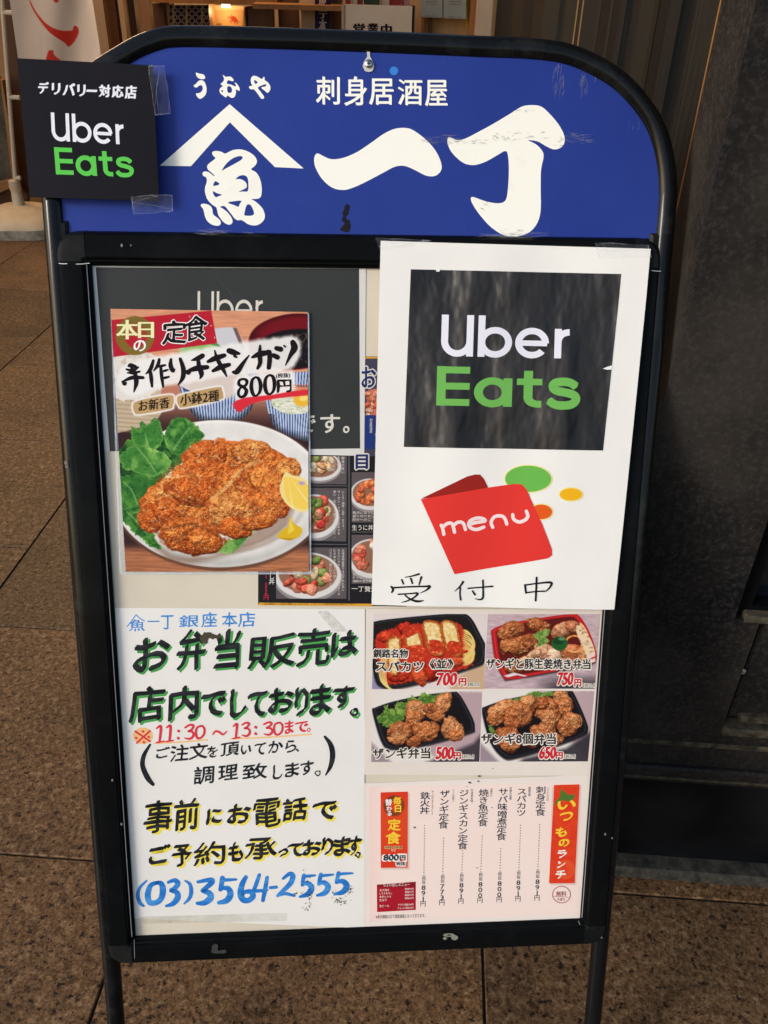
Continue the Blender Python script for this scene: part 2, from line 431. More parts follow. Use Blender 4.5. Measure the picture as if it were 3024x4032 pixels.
def ink(mb, fr, s, box, w, slope=0.0, bold=0.0, nib=0.0, nibang=-40, z=ID, shear=0.0, wob=0.0, halo=0.0, res=3, cut=None):
    """string s fitted into the pixel box (left, top, right, bottom); nib = pen breadth, halo = outline breadth"""
    co, fs = glyph(s, 0.0, res)
    if len(co) == 0: return
    mn, mx = co.min(0), co.max(0); q = (co - mn) / np.maximum(mx - mn, 1e-6)
    l, t_, r, b = box
    nibz = nib + halo * 2
    x = l + nib/2 + q[:, 0] * max(r - l - nib, 1); y = b - nib/2*.7 - q[:, 1] * max(b - t_ - nib*.7, 1)
    if (mx - mn)[1] < (mx - mn)[0] * .08: y = (t_ + b)/2 - (q[:, 1]-.5)*(b-t_)
    x = x - shear * (y - b); y = y + slope * (x - (l + r) / 2)
    P = z(np.stack([x, y], -1))
    if wob: P = warp(P, wob, (r-l)*z.k*.22, hash(s) % 7 if False else (sum(map(ord, s)) % 7))
    offs = [(0, 0)]
    if nib:
        a = math.radians(nibang); n_ = 4
        offs = [(z.k*nib/2*t*math.cos(a), z.k*nib/2*t*math.sin(a)) for t in np.linspace(-1, 1, n_)]
    if bold and not halo:
        rb = bold*.75*(r-l)/max((mx-mn)[0], .3)*z.k
        offs = [(ox+a_*rb, oy+b_*rb) for ox, oy in offs for a_, b_ in ((-1, -.7), (1, -.7), (-1, .7), (1, .7))]
    if halo:
        offs = [(ox + z.k*halo*math.cos(a), oy + z.k*halo*math.sin(a)) for ox, oy in (offs[::3] if nib else offs) for a in np.linspace(0, 2*math.pi, 8, endpoint=False)]
    g_put(mb, fr, P, fs, w, offs)
    if cut or (cut is None and len(s) > 1): mb.cut()
def vtext(mb, fr, s, x0, y0, x1, y1, size, w, bold=0.0, z=ID, wide=1.0, slope=0.0, halo=0.0):
    """vertical line of characters, first centred at (x0, y0), last at (x1, y1)"""
    em = 0.92; n = len(s)
    for i, ch in enumerate(s):
        if ch == ' ': continue
        t = i / max(1, n - 1); cx, cy = x0 + (x1-x0)*t, y0 + (y1-y0)*t
        co, fs = glyph(ch, 0.0, 2)
        if not len(co): continue
        mn, mx = co.min(0), co.max(0); c = (mn + mx)/2
        big = ch in '0123456789'
        k = size / em
        ccy = c[1] if (ord(ch) > 0x4e00 or big) else 0.36
        x = cx + (co[:, 0]-c[0])*k*wide; y = cy - (co[:, 1]-ccy)*k + slope*(co[:, 0]-c[0])*k
        if ch == 'ー': x, y = cx + (co[:, 1]-c[1])*k*wide, cy + (co[:, 0]-c[0])*k
        rb = bold*.8*size/em*z.k
        offs = ([(0, 0)] if not bold else [(a_*rb, b_*rb) for a_, b_ in ((-1, -.7), (1, -.7), (-1, .7), (1, .7))]) if not halo else [(z.k*halo*math.cos(a), z.k*halo*math.sin(a)) for a in np.linspace(0, 2*math.pi, 8, endpoint=False)]
        g_put(mb, fr, z(np.stack([x, y], -1)), fs, w, offs)
    mb.cut()

# ------------------------------------------------------------------ printed pictures: colours computed point by point
def vn(x, y, seed=0):
    xi, yi = np.floor(x).astype(np.int64), np.floor(y).astype(np.int64); fx, fy = x-xi, y-yi
    fx = fx*fx*(3-2*fx); fy = fy*fy*(3-2*fy)
    def h(a, b):
        n = (a*374761393 + b*668265263 + seed*144269) & 0x7fffffff
        n = ((n ^ (n >> 13)) * 1274126177) & 0x7fffffff
        return ((n ^ (n >> 16)) & 0xffff) / 65535.0
    return (h(xi, yi)*(1-fx)+h(xi+1, yi)*fx)*(1-fy) + (h(xi, yi+1)*(1-fx)+h(xi+1, yi+1)*fx)*fy
def fbm(x, y, s, oct=4, seed=0, g=.55):
    a = 0; t = 0; k = 1.0; x = x/s; y = y/s
    for o in range(oct): a = a + k*vn(x, y, seed+o*17); t += k; k *= g; x = x*2.03; y = y*2.03
    return a/t
def sm(a, b, x): t = np.clip((x-a)/(b-a), 0, 1); return t*t*(3-2*t)
class Paint:
    def __init__(s, X, Y): s.X, s.Y = X, Y; s.C = np.zeros(X.shape + (3,)); s.C[:] = 128
    def over(s, m, c, a=1.0):
        m = np.clip(m, 0, 1)[..., None]*a; c = np.asarray(c, float); s.C = s.C*(1-m) + c*m
    def sdp(s, pts):
        p = np.asarray(pts, float); X, Y = s.X, s.Y; d = np.full(X.shape, 1e9); ins = np.zeros(X.shape, bool); n = len(p)
        for i in range(n):
            a, b = p[i], p[(i+1) % n]; e = b-a; L2 = e@e+1e-9
            t = np.clip(((X-a[0])*e[0]+(Y-a[1])*e[1])/L2, 0, 1)
            d = np.minimum(d, (X-a[0]-t*e[0])**2+(Y-a[1]-t*e[1])**2)
            if a[1] != b[1]:
                c = ((a[1] > Y) != (b[1] > Y)) & (X < (b[0]-a[0])*(Y-a[1])/(b[1]-a[1])+a[0]); ins ^= c
        d = np.sqrt(d); return np.where(ins, d, -d)
    def poly(s, pts, c, soft=1.5, a=1.0, smooth=0, noise=0, ns=12):
        if smooth: pts = catmull(pts, smooth)
        d = s.sdp(pts)
        if noise: d = d + noise*(fbm(s.X, s.Y, ns, 3, 5)-.5)*2
        m = sm(-soft, soft, d); s.over(m, c, a); return d
    def ell(s, cx, cy, rx, ry, rot=0):
        a = math.radians(rot); x = s.X-cx; y = s.Y-cy
        u = (x*math.cos(a)+y*math.sin(a))/rx; v = (-x*math.sin(a)+y*math.cos(a))/ry
        return np.sqrt(u*u+v*v), u, v
    def disc(s, cx, cy, rx, ry, c, rot=0, soft=.03, a=1.0):
        d, u, v = s.ell(cx, cy, rx, ry, rot); s.over(1-sm(1-soft, 1+soft, d), c, a); return d, u, v
    def lump(s, cx, cy, rx, ry, c, rot=0, rag=.22, ns=10, seed=0, lite=(245, 200, 140), dark=(70, 25, 8), amp=1.0):
        """fried lump: ragged outline, shaded from a rough height field (a printed photograph of food)"""
        bb = (np.abs(s.X-cx) < 1.6*max(rx, ry)) & (np.abs(s.Y-cy) < 1.6*max(rx, ry))
        if not bb.any(): return
        X, Y = s.X[bb], s.Y[bb]; a = math.radians(rot); x = X-cx; y = Y-cy
        u = (x*math.cos(a)+y*math.sin(a))/rx; v = (-x*math.sin(a)+y*math.cos(a))/ry
        n1 = fbm(X, Y, ns*2.2, 3, seed); d = np.sqrt(u*u+v*v) + rag*(n1-.5)*2
        def H(X, Y, u, v): return np.sqrt(np.clip(1.15-u*u-v*v, 0.02, 2))*max(rx, ry)*.5 + ns*1.1*amp*fbm(X, Y, ns, 4, seed+3, .62)
        e = ns*.12
        du, dv = e*math.cos(a)/rx, -e*math.sin(a)/ry; eu, ev = e*math.sin(a)/rx, e*math.cos(a)/ry
        h0 = H(X, Y, u, v); gx = (H(X+e, Y, u+du, v+dv)-h0)/e; gy = (H(X, Y+e, u+eu, v+ev)-h0)/e
        L = (0.35*gx + 0.75*gy + 1.0)/np.sqrt(1+gx*gx+gy*gy)
        L = np.clip(.62*L+.12, 0, 1.25)
        cc = np.array(c, float)[None]*(.35+.9*L[:, None])
        t = sm(.75, 1.15, L)[:, None]; cc = cc*(1-t*.7)+np.array(lite, float)*t*.7
        t = sm(.35, .0, L)[:, None]; cc = cc*(1-t*.8)+np.array(dark, float)*t*.8
        mo = (fbm(X, Y, ns*1.5, 3, seed+9)-.5)[:, None]; cc = cc*(1+mo*.55)
        ed = sm(.62, 1.02, d)[:, None]; cc = cc*(1-ed*np.array((.12, .20, .26)))                     # browner crust towards the rim of a fried piece
        mk = (1-sm(.93, 1.03, d))[:, None]
        s.C[bb] = s.C[bb]*(1-mk)+np.clip(cc, 0, 255)*mk
    def leaf(s, pts, seed=0, ns=26, noise=8, c0=(22, 66, 34), c1=(112, 172, 72)):
        d = s.sdp(catmull(pts, 4)) + noise*1.8*(fbm(s.X, s.Y, ns*.42, 3, seed, .6)-.5)*2
        q = fbm(s.X, s.Y, ns*1.5, 3, seed+5, .5); r = np.abs(q-.5)*2; r2 = np.abs(fbm(s.X+.4*s.Y, s.Y, ns*.55, 3, seed+8)-.5)*2
        t = .22 + .55*sm(.02, .34, r)*sm(.25, .75, fbm(s.X, s.Y, ns*2.6, 2, seed+2)+.12) - .28*sm(.10, 0, r2) + .35*sm(.5, .75, r)
        t = np.clip(t + .25*(fbm(s.X, s.Y, 6, 2, seed)-.5) + .25*sm(14, 2, d), 0, 1)[..., None]
        s.over(sm(-1.5, 1.5, d), np.array(c0)*(1-t)+np.array(c1)*t)
    def mul(s, m, a): s.C = s.C*(1-(np.clip(m, 0, 1)*a)[..., None])
def picture(fr, name, quad, w, z, fn, step=2.0, material='vcol', parent=None, label=None, clip=None):
    """quad: pixel corners TL TR BR BL"""
    q = np.array(quad, float)
    nx = int(max(np.linalg.norm(q[1]-q[0]), np.linalg.norm(q[2]-q[3]))/step); ny = int(max(np.linalg.norm(q[3]-q[0]), np.linalg.norm(q[2]-q[1]))/step)
    a, b = np.meshgrid(np.linspace(0, 1, nx+1), np.linspace(0, 1, ny+1))
    P = (q[0]*(1-a)[..., None]+q[1]*a[..., None])*(1-b)[..., None] + (q[3]*(1-a)[..., None]+q[2]*a[..., None])*b[..., None]
    pt = Paint((P[..., 0]-z.o[0])/z.k, (P[..., 1]-z.o[1])/z.k); fn(pt)
    V3 = fr.LA(P.reshape(-1, 2), w)
    N = nx+1; idx = np.arange((nx+1)*(ny+1)).reshape(ny+1, nx+1)
    F4 = np.stack([idx[:-1, :-1], idx[1:, :-1], idx[1:, 1:], idx[:-1, 1:]], -1).reshape(-1, 4)
    me = bpy.data.meshes.new(name)
    me.vertices.add(len(V3)); me.vertices.foreach_set('co', V3.astype('f').ravel())
    me.loops.add(F4.size); me.loops.foreach_set('vertex_index', F4.astype('i').ravel())
    me.polygons.add(len(F4)); me.polygons.foreach_set('loop_start', np.arange(0, F4.size, 4, dtype='i'))
    me.polygons.foreach_set('loop_total', np.full(len(F4), 4, 'i'))
    me.update(calc_edges=True)
    at = me.color_attributes.new('Col', 'FLOAT_COLOR', 'POINT')
    C = lin(np.clip(pt.C, 0, 255)).reshape(-1, 3)*GAIN
    at.data.foreach_set('color', np.concatenate([C, np.ones((len(C), 1))], 1).astype('f').ravel())
    me.materials.append(M[material])
    o = bpy.data.objects.new(name, me); col.objects.link(o); o.parent = parent or fr.e
    if label: o['label'] = label
    return o
# ================================================================== THE SETTING: paving, walls, shop front
TRZ = Matrix.Rotation(-FLOOR_TURN, 4, 'Z')
def tmesh(name, mb, material, parent=None, origin=None, smooth=False, label=None):
    """mesh given in paving-grid coordinates, placed with its own origin"""
    v = np.array(mb.v)
    if origin is None: origin = np.array([(v[:, 0].min()+v[:, 0].max())/2, (v[:, 1].min()+v[:, 1].max())/2, v[:, 2].min()])
    me_v = v - origin
    o = mesh_obj(name, me_v, mb.f, material, None, smooth, label)
    w = turned(*origin)
    mw = Matrix.Translation(Vector(w)) @ TRZ
    if parent: o.parent = parent; o.matrix_parent_inverse = Matrix.Identity(4); o.matrix_basis = parent_world[parent.name].inverted() @ mw
    else: o.matrix_basis = mw
    parent_world[o.name] = mw
    return o
parent_world = {}
# floor: mortar sheet with granite slabs on it
fl = MB().box(-6, -3, -.05, 6, 12, -.004); floor = tmesh('floor', fl, M['joint'], origin=np.array([0, 0, 0.])); tag(floor, kind='structure')
TZ = .565; xs = [.138 + TZ*k for k in range(-7, 6)]
gapw = .0019; tile_me = {}
def tile(x0, y0, x1, y1):
    k = (round(x1-x0, 3), round(y1-y0, 3))
    if k not in tile_me:
        b = MB().bevbox(-(x1-x0)/2, -(y1-y0)/2, -.02, (x1-x0)/2, (y1-y0)/2, 0, .0015)
        me = bpy.data.meshes.new('floor_tile'); me.from_pydata(b.v, [], b.f); me.materials.append(M['granite']); tile_me[k] = me
    o = bpy.data.objects.new('floor_tile', tile_me[k]); col.objects.link(o); o.parent = floor
    c = np.array([(x0+x1)/2, (y0+y1)/2, random.uniform(-.0005, .0005)]); o.matrix_basis = Matrix.Translation(Vector(c)); return o
for i, x0 in enumerate(xs[:-1]):
    x1 = xs[i+1]; col_i = i - 7
    near = col_i in (-2, -1, 0, 1, 2, 3, 4)
    if x0 >= .27-TZ and x0 > -.5:                        # columns running up to the dark wall
        tile(x0+gapw, .265+gapw, x1-gapw, .828-gapw); tile(x0+gapw, -.3+gapw, x1-gapw, .265-gapw)
        if x0 > .13:
            tile(x0+gapw, .828+gapw, x1-gapw, .8775)
            continue
        ys = [.828 + .5583*k for k in range(0, 14)]
    else:
        off = 0 if col_i % 2 == 0 else -.262
        ys = [.828 - TZ*2 + off + .5583*k for k in range(0, 16)]
    ys = [y for y in ys if y < 7.2]
    for a, c in zip(ys[:-1], ys[1:]): tile(x0+gapw, a+gapw, x1-gapw, c-gapw)
# ------------------------------------------------------------------ dark steel pier at the right, with its plinth
pier = empty('dark_steel_pier', turned(1.1, .89, 0), None, 'tall aged black steel wall pier with recessed base panel, right of the board', 'wall')
parent_world[pier.name] = Matrix.Translation(Vector(turned(1.1, .89, 0)))
def Tw(px, py, yr=.878):                                  # pixel -> point of the wall face in paving coordinates
    r = ray(px, py); nrm = np.array([sa, ca, 0]); s = (yr - 0) / (r @ nrm); P = EYE + r*s
    return P[0]*ca - P[1]*sa, P[2]
WF = .878
z_p1 = Tw(2700, 3070)[1]; z_l1 = Tw(2700, 3020)[1]; z_l2 = Tw(2700, 2935)[1]; z_base = Tw(2700, 3424)[1]
xe = Tw(2800, 775, WF)[0]                                # left edge of the pier
X1 = 2.2
tmesh('pier_kerb', MB().bevbox(xe-.02, WF-.020, 0, X1, WF+.05, .020, .006), M['concrete'], pier)
tmesh('base_panel', MB().box(xe, WF+.012, .02, X1, WF+.09, z_p1), M['steel_blue'], pier)
M['ledge_line'] = mottled('ledge_line', (.022, .020, .015, 1), (.085, .072, .048, 1), 60, .8, .1, .2, detail=8)
tmesh('ledge', MB().bevbox(xe-.006, WF-.006, z_p1, X1, WF+.09, z_l1, .004), M['steel'], pier)
tmesh('ledge_edge', MB().box(xe-.006, WF-.0075, z_p1+.006, X1, WF-.003, z_p1+.011), M['ledge_line'], pier)
tmesh('band', MB().box(xe, WF+.004, z_l1, X1, WF+.09, z_l2), M['steel'], pier)
tmesh('ledge', MB().bevbox(xe-.003, WF-.002, z_l2, X1, WF+.09, z_l2+.008, .003), M['ledge_line'], pier)
# face with two recessed openings (a window-like panel and a small hatch below)
hx0, hz0 = Tw(2843, 2868); hz1 = Tw(2950, 2455)[1]; wx0, wz0 = Tw(2893, 2438)
def face_with_holes(x0, x1, z0, z1, holes, y0, y1):
    b = MB(); xs_ = sorted({x0, x1, *[h[0] for h in holes], *[h[1] for h in holes]}); zs_ = sorted({z0, z1, *[h[2] for h in holes], *[h[3] for h in holes]})
    for xa, xb in zip(xs_, xs_[1:]):
        for za, zb in zip(zs_, zs_[1:]):
            cx_, cz_ = (xa+xb)/2, (za+zb)/2
            if any(h[0] < cx_ < h[1] and h[2] < cz_ < h[3] for h in holes): continue
            b.add([(xa, y0, za), (xb, y0, za), (xb, y0, zb), (xa, y0, zb)], [(0, 1, 2, 3)])
    for h in holes:
        b.add([(h[0], y0, h[2]), (h[1], y0, h[2]), (h[1], y0, h[3]), (h[0], y0, h[3]), (h[0], y1, h[2]), (h[1], y1, h[2]), (h[1], y1, h[3]), (h[0], y1, h[3])], [(0, 4, 5, 1), (1, 5, 6, 2), (2, 6, 7, 3), (3, 7, 4, 0)])
    b.add([(x0, y0, z0), (x0, y0, z1), (x0, y1+.05, z1), (x0, y1+.05, z0)], [(0, 1, 2, 3)])
    return b
hx1, wx1 = hx0+.34, wx0+.36; wz1 = wz0+.95
tmesh('face_plate', face_with_holes(xe, X1, z_l2+.008, 3.4, [(hx0, hx1, hz0, hz1), (wx0, wx1, wz0, wz1)], WF, WF+.06), M['steel'], pier)
gl = mat('window_dark', (0.008, 0.012, 0.018, 1), .12, .6)
fw = .022
tmesh('window_frame', MB().box(wx0, WF+.012, wz0, wx0+fw, WF+.05, wz1).box(wx0+fw, WF+.012, wz0, wx1, WF+.05, wz0+fw*.7), M['rail'], pier)
tmesh('window_pane', MB().box(wx0+fw, WF+.035, wz0+fw*.7, wx1, WF+.055, wz1), gl, pier)
tmesh('sill_strip', MB().bevbox(wx0+.012, WF-.004, wz0-.001, wx1, WF+.03, wz0+.008, .003), M['ledge_line'], pier)
tmesh('hatch_plate', MB().bevbox(hx0+.006, WF+.008, hz0+.018, hx1, WF+.055, hz1-.006, .002), M['steel'], pier)
tmesh('hatch_ledge', MB().bevbox(hx0, WF-.008, hz0-.006, hx1, WF+.02, hz0+.006, .003).bevbox(hx0+.02, WF-.002, hz0+.017, hx1, WF+.02, hz0+.027, .003), M['ledge_line'], pier)
tmesh('hatch_top_strip', MB().bevbox(hx0+.012, WF-.002, hz1-.010, hx1, WF+.02, hz1-.001, .002), M['ledge'], pier)
bx_, bz_ = Tw(2928, 2656); vb = MB(); n_ = 12
for (rr, yy) in ((.005, 0), (.005, -.003), (.003, -.0045)): vb.v += [(bx_+rr*math.cos(2*math.pi*k/n_), WF+.008+yy, bz_+rr*math.sin(2*math.pi*k/n_)) for k in range(n_)]
vb.f += [(j*n_+k, j*n_+(k+1) % n_, (j+1)*n_+(k+1) % n_, (j+1)*n_+k) for j in range(2) for k in range(n_)] + [tuple(2*n_+k for k in range(n_))]
tmesh('bolt', vb, mat('bolt_steel', (.4, .38, .34, 1), .4, .5, .8), pier)
# ------------------------------------------------------------------ side wall of dark vertical mouldings going back to the shop
XS = Tw(2967, 10)[0] + .012
def depth_on_side(px, py, xr):
    r = ray(px, py); nrm = np.array([ca, -sa, 0]); s = xr / (r @ nrm); P = EYE + r*s
    return P[0]*sa + P[1]*ca
side = empty('dark_moulded_wall', turned(xe+.05, 2.0, 0), None, 'dark side wall of worn vertical timber and steel mouldings, between pier and shop front', 'wall')
parent_world[side.name] = Matrix.Translation(Vector(turned(xe+.05, 2.0, 0)))
def streak(name, c1, c2, s=170): return mottled(name, c1, c2, s, .6, .15, .3, (1, 1, .02), lo=.35, hi=.65, detail=8)
dk1 = streak('mould_black', (.001, .0012, .0014, 1), (.0045, .005, .005, 1)); dk2 = streak('mould_grey', (.003, .0036, .0042, 1), (.011, .012, .012, 1)); dk3 = streak('mould_olive', (.004, .005, .004, 1), (.017, .017, .014, 1))
dk4 = streak('mould_brown', (.004, .003, .0022, 1), (.015, .009, .005, 1)); dk5 = streak('mould_ochre', (.06, .04, .018, 1), (.20, .135, .06, 1)); dk0 = streak('mould_void', (.003, .003, .003, 1), (.008, .008, .008, 1)); dk6 = streak('mould_orange', (.05, .025, .01, 1), (.50, .22, .06, 1), 20)
# boundaries measured along y = 235 in the photograph, from the pier backwards: (pixel, setback of face, material)
bounds = [(2929, .030, dk4), (2858, .055, dk0), (2845, .030, dk2), (2800, .022, dk6), (2786, .050, dk3), (2700, .060, dk0), (2672, .030, dk5), (2662, .040, dk2), (2600, .055, dk1), (2560, .040, dk4), (2546, .055, dk3), (2487, .085, dk0), (2452, .050, dk2), (2412, .060, dk1), (2385, .052, dk3), (2372, .06, dk1), (2338, .052, dk3), (2325, .06, dk2),
          (2270, .052, dk5), (2264, .060, dk4), (2250, .052, dk5), (2244, .06, dk3), (2205, .085, dk0), (2190, .060, dk3), (2120, .066, dk4), (2080, .06, dk1), (2040, .06, dk4), (2000, .062, dk1), (1965, .06, dk1), (1938, .06, None)]
base_x = xe
ymin = WF + .065; yprev = None; prevb = None
for (px, sb, m_), nxt in zip(bounds, bounds[1:]):
    sb2 = .045 + (sb-.045)*.15 if m_ is not dk0 else .060; xr = base_x + sb2*.6
    ya = depth_on_side(px, 235, xr) if prevb is None else prevb; yb = depth_on_side(nxt[0], 235, xr)
    ya = max(ya, ymin) if prevb is not None else ymin
    if yb <= ya + .002: continue
    tmesh('moulding', MB().bevbox(-(ya if 0 else 0) + xr, ya, 0, xr+.16, yb, 3.4, 0.0), m_, side); prevb = yb
y_end = prevb
# ================================================================== THE SHOP FRONT BEHIND
def wood(name, c1, c2, rough=.45, s=14): return mottled(name, c1, c2, s, rough, .3, .1, (1, 1, .08), lo=.3, hi=.7)
wd1 = wood('amber_wood', (.26, .11, .035, 1), (.40, .19, .07, 1)); wd2 = wood('dark_wood', (.07, .028, .010, 1), (.14, .06, .022, 1)); wd3 = wood('pale_wood', (.42, .25, .12, 1), (.56, .36, .19, 1))
YS = 6.0
def dpt(px, py, y): return D(px, py, y)
def vbox(name, px0, px1, y, dy, material, parent=None, z0=0.0, z1=2.6, py=60, label=None, cat=None, group=None):
    """upright box whose front face spans the given photo columns at row py, depth y"""
    a, c = dpt(px0, py, y), dpt(px1, py, y)
    b = MB().bevbox(-(c[0]-a[0])/2, -dy/2, 0, (c[0]-a[0])/2, dy/2, z1-z0, 0)
    o = b.obj(name, material, None); loc = Vector(((a[0]+c[0])/2, y+dy/2, z0))
    if parent: o.parent = parent; o.location = loc - parent.location
    else: o.location = loc
    if cat: tag(o, label, cat, group)
    return o
def flatquad(name, quad, y, material, parent, t=.004):
    vs = [dpt(x, yy, y) for x, yy in quad]; pl = np.array(parent.location) if parent else np.zeros(3)
    n = len(vs); v = [p - pl for p in vs] + [p - pl + np.array([0, t, 0]) for p in vs]
    v = v[:n][::-1] + v[n:][::-1]
    return mesh_obj(name, v, [tuple(range(n)), tuple(range(n, 2*n))[::-1]] + [((i+1) % n, i, n+i, n+(i+1) % n) for i in range(n)], material, parent)
# floor of the shop and its enclosing walls
shop = empty('shop_interior', (0.2, 8.2, 0), None, 'warm lit wooden shop interior seen over the top of the board', 'shop')
wallm = mottled('plaster_warm', (.50, .34, .20, 1), (.62, .45, .28, 1), 5, .7)
def sbox(name, x0, y0, z0, x1, y1, z1, material): 
    b = MB().box(x0-.2, y0-8.2, z0, x1-.2, y1-8.2, z1); return b.obj(name, material, shop)
sbox('back_wall', -4.2, 9.0, 0, 3.2, 9.1, 3.4, wallm)
sbox('left_wall', -4.3, 2.9, 0, -4.2, 9.0, 3.4, wd2)
sbox('right_wall', 3.2, 6.4, 0, 3.3, 9.0, 3.4, wallm)
sbox('ceiling', -4.2, 4.4, 2.75, 3.2, 9.0, 2.85, wood('ceiling_wood', (.12, .06, .03, 1), (.2, .1, .05, 1)))
# ceiling lamps of the lit shop
def lamp(name, loc, size, energy, color, rot=(0, 0, 0)):
    l = bpy.data.lights.new(name, 'AREA'); l.shape = 'RECTANGLE'; l.size = size[0]; l.size_y = size[1]; l.energy = energy; l.color = color
    o = bpy.data.objects.new(name, l); col.objects.link(o); o.location = loc; o.rotation_euler = rot; return o
lamp('shop_ceiling_lamp', (-1.4, 6.9, 2.7), (2.4, 1.2), 42, (1.0, .62, .30))
lamp('shop_door_lamp', (-2.2, 4.9, 2.7), (1.4, .5), 26, (1.0, .60, .28), (math.radians(-18), 0, 0))
lampm = mat('lamp_glass', (1, .8, .5, 1)); lampm.node_tree.nodes['Principled BSDF'].inputs['Emission Color'].default_value = (1, .72, .36, 1); lampm.node_tree.nodes['Principled BSDF'].inputs['Emission Strength'].default_value = 3
# ---- pieces behind the arch, left to right.  rows 0..120 of the photograph
Zb = Z(550, 0, 750/1659)
bx = lambda x: x*Zb.k+550
# left lattice of timber posts
pg = 'timber posts of the shop front'
vbox('timber_post', 372, 420, 5.6, .10, wd3, None, 0, 2.6, 120, 'pale timber post directly beside the white nobori banner', 'post', pg)
vbox('timber_post', 420, 466, 5.75, .08, wd1, None, 0, 2.6, 120, 'amber timber post, second from the white banner', 'post', pg)
vbox('timber_post', 478, 497, 5.6, .12, wd3, None, 0, 2.6, 120, 'narrow pale timber post between two brown posts', 'post', pg)
vbox('timber_post', 497, 540, 5.8, .10, wd2, None, 0, 2.6, 120, 'dark brown timber post left of the round shoulder of the arch', 'post', pg)
vbox('timber_post', 545, 592, 5.5, .10, wd1, None, 0, 2.6, 60, 'amber corner post touching the arch top left', 'post', pg)
vbox('timber_wall', 300, 560, 6.05, .05, wd2, None, 0, 2.6, 120, 'dark brown timber boarding behind the posts', 'wall')
# shelf cabinet with wave pattern cloth and niche
cab = empty('display_cabinet', tuple(np.round(dpt(860, 110, 7.4) * np.array([1, 1, 0]), 3)), None, 'wooden display cabinet with blue wave cloth and a lit niche holding a crab picture', 'cabinet')
cab.location = (float(dpt(860, 110, 7.4)[0]), 7.4, 0)
def cbox(name, x0, x1, r0, r1, y, dy, m_):
    a, c = dpt(x0, r0, y), dpt(x1, r1, y); L_ = np.array(cab.location)
    return MB().box(a[0]-L_[0], y-7.4, c[2], c[0]-L_[0], y+dy-7.4, a[2]).obj(name, m_, cab)
cbox('top_board', 592, 1092, -30, 22, 7.2, .5, wd1); cbox('side_panel', 590, 660, 14, 190, 7.35, .3, wd2); cbox('side_panel', 660, 672, 18, 190, 7.3, .3, wd1)
cbox('niche_back', 826, 970, 20, 190, 7.75, .03, mottled('niche_cream', (.62, .46, .26, 1), (.72, .56, .34, 1), 6, .6)); cbox('niche_post', 820, 829, 18, 190, 7.3, .4, wd1); cbox('niche_post', 962, 973, 30, 190, 7.3, .4, wd3)
cbox('door_panel', 975, 1078, 28, 190, 7.35, .3, wood('mid_wood', (.15, .08, .03, 1), (.24, .13, .055, 1)))
cbox('end_board', 1092, 1180, -40, 190, 7.6, .2, wd2)
def waves(p):
    p.C[:] = (34, 34, 62); X, Y = p.X, p.Y
    for j in range(-1, 8):
        for i in range(-1, 9):
            cx = 270+i*62+(31 if j % 2 else 0); cy = 60+j*30; d = np.hypot(X-cx, (Y-cy)*1.15); top_ = (Y < cy)
            for r in (24,): p.over(sm(5.5, 3, np.abs(d-r))*top_, (186, 166, 128))
    for x in (295, 408, 545): p.over(np.abs(X-x-.0*Y) < 9, (176, 150, 108))
def cpic(name, x0, x1, r0, r1, y, fn, z=Zb, step=1.5, parent=None, seed=0):
    a, b = np.meshgrid(np.linspace(x0, x1, int((x1-x0)/step)), np.linspace(r0, r1, int((r1-r0)/step))); pt = Paint((a-z.o[0])/z.k, (b-z.o[1])/z.k); fn(pt)
    pl = np.array(parent.location); vs = np.array([[dpt(xx, yy, y)-pl for xx, yy in zip(ra, rb)] for ra, rb in zip(a, b)]).reshape(-1, 3)
    nx, ny = a.shape[1], a.shape[0]; idx = np.arange(nx*ny).reshape(ny, nx); F4 = np.stack([idx[:-1, :-1], idx[1:, :-1], idx[1:, 1:], idx[:-1, 1:]], -1).reshape(-1, 4)
    me = bpy.data.meshes.new(name); me.from_pydata(vs.tolist(), [], F4.tolist()); at = me.color_attributes.new('Col', 'FLOAT_COLOR', 'POINT'); C = lin(np.clip(pt.C, 0, 255)).reshape(-1, 3)*GAIN
    at.data.foreach_set('color', np.concatenate([C, np.ones((len(C), 1))], 1).astype('f').ravel()); me.materials.append(M['vcol']); o = bpy.data.objects.new(name, me); col.objects.link(o); o.parent = parent; return o
cpic('wave_cloth', 668, 822, 20, 130, 7.29, waves, parent=cab)
def crab(p):
    p.C[:] = (205, 168, 118); R_ = (170, 66, 40)
    p.disc(820, 165, 32, 22, R_, 35, .1); 
    for q in ([(790,140),(770,150),(765,165),(775,158),(795,150)], [(800,135),(795,120),(803,125),(810,145)], [(785,170),(780,200),(788,195),(795,175)], [(800,180),(798,210),(806,200),(808,185)], [(840,180),(862,205),(850,208),(832,190)], [(846,165),(868,190),(862,194),(842,175)], [(820,190),(828,215),(835,212),(830,190)]): p.poly(q, R_, 1.5)
    p.disc(690, 212, 25, 8, (150, 110, 60), 0, .3)
cpic('crab_picture', 846, 958, 40, 130, 7.74, crab, parent=cab)
sp = dpt(890, 28, 7.6); so = MB().lathe((0, 0, 0), [(.001, .035), (.028, .03), (.038, 0), (.034, -.002)], 18).obj('spotlight', lampm, cab); so.location = Vector(sp) - cab.location
pl_ = bpy.data.lights.new('niche_spotlight', 'POINT'); pl_.energy = .9; pl_.color = (1, .62, .28); pl_.shadow_soft_size = .03; po = bpy.data.objects.new('niche_spotlight', pl_); col.objects.link(po); po.location = Vector(dpt(890, 45, 7.62))
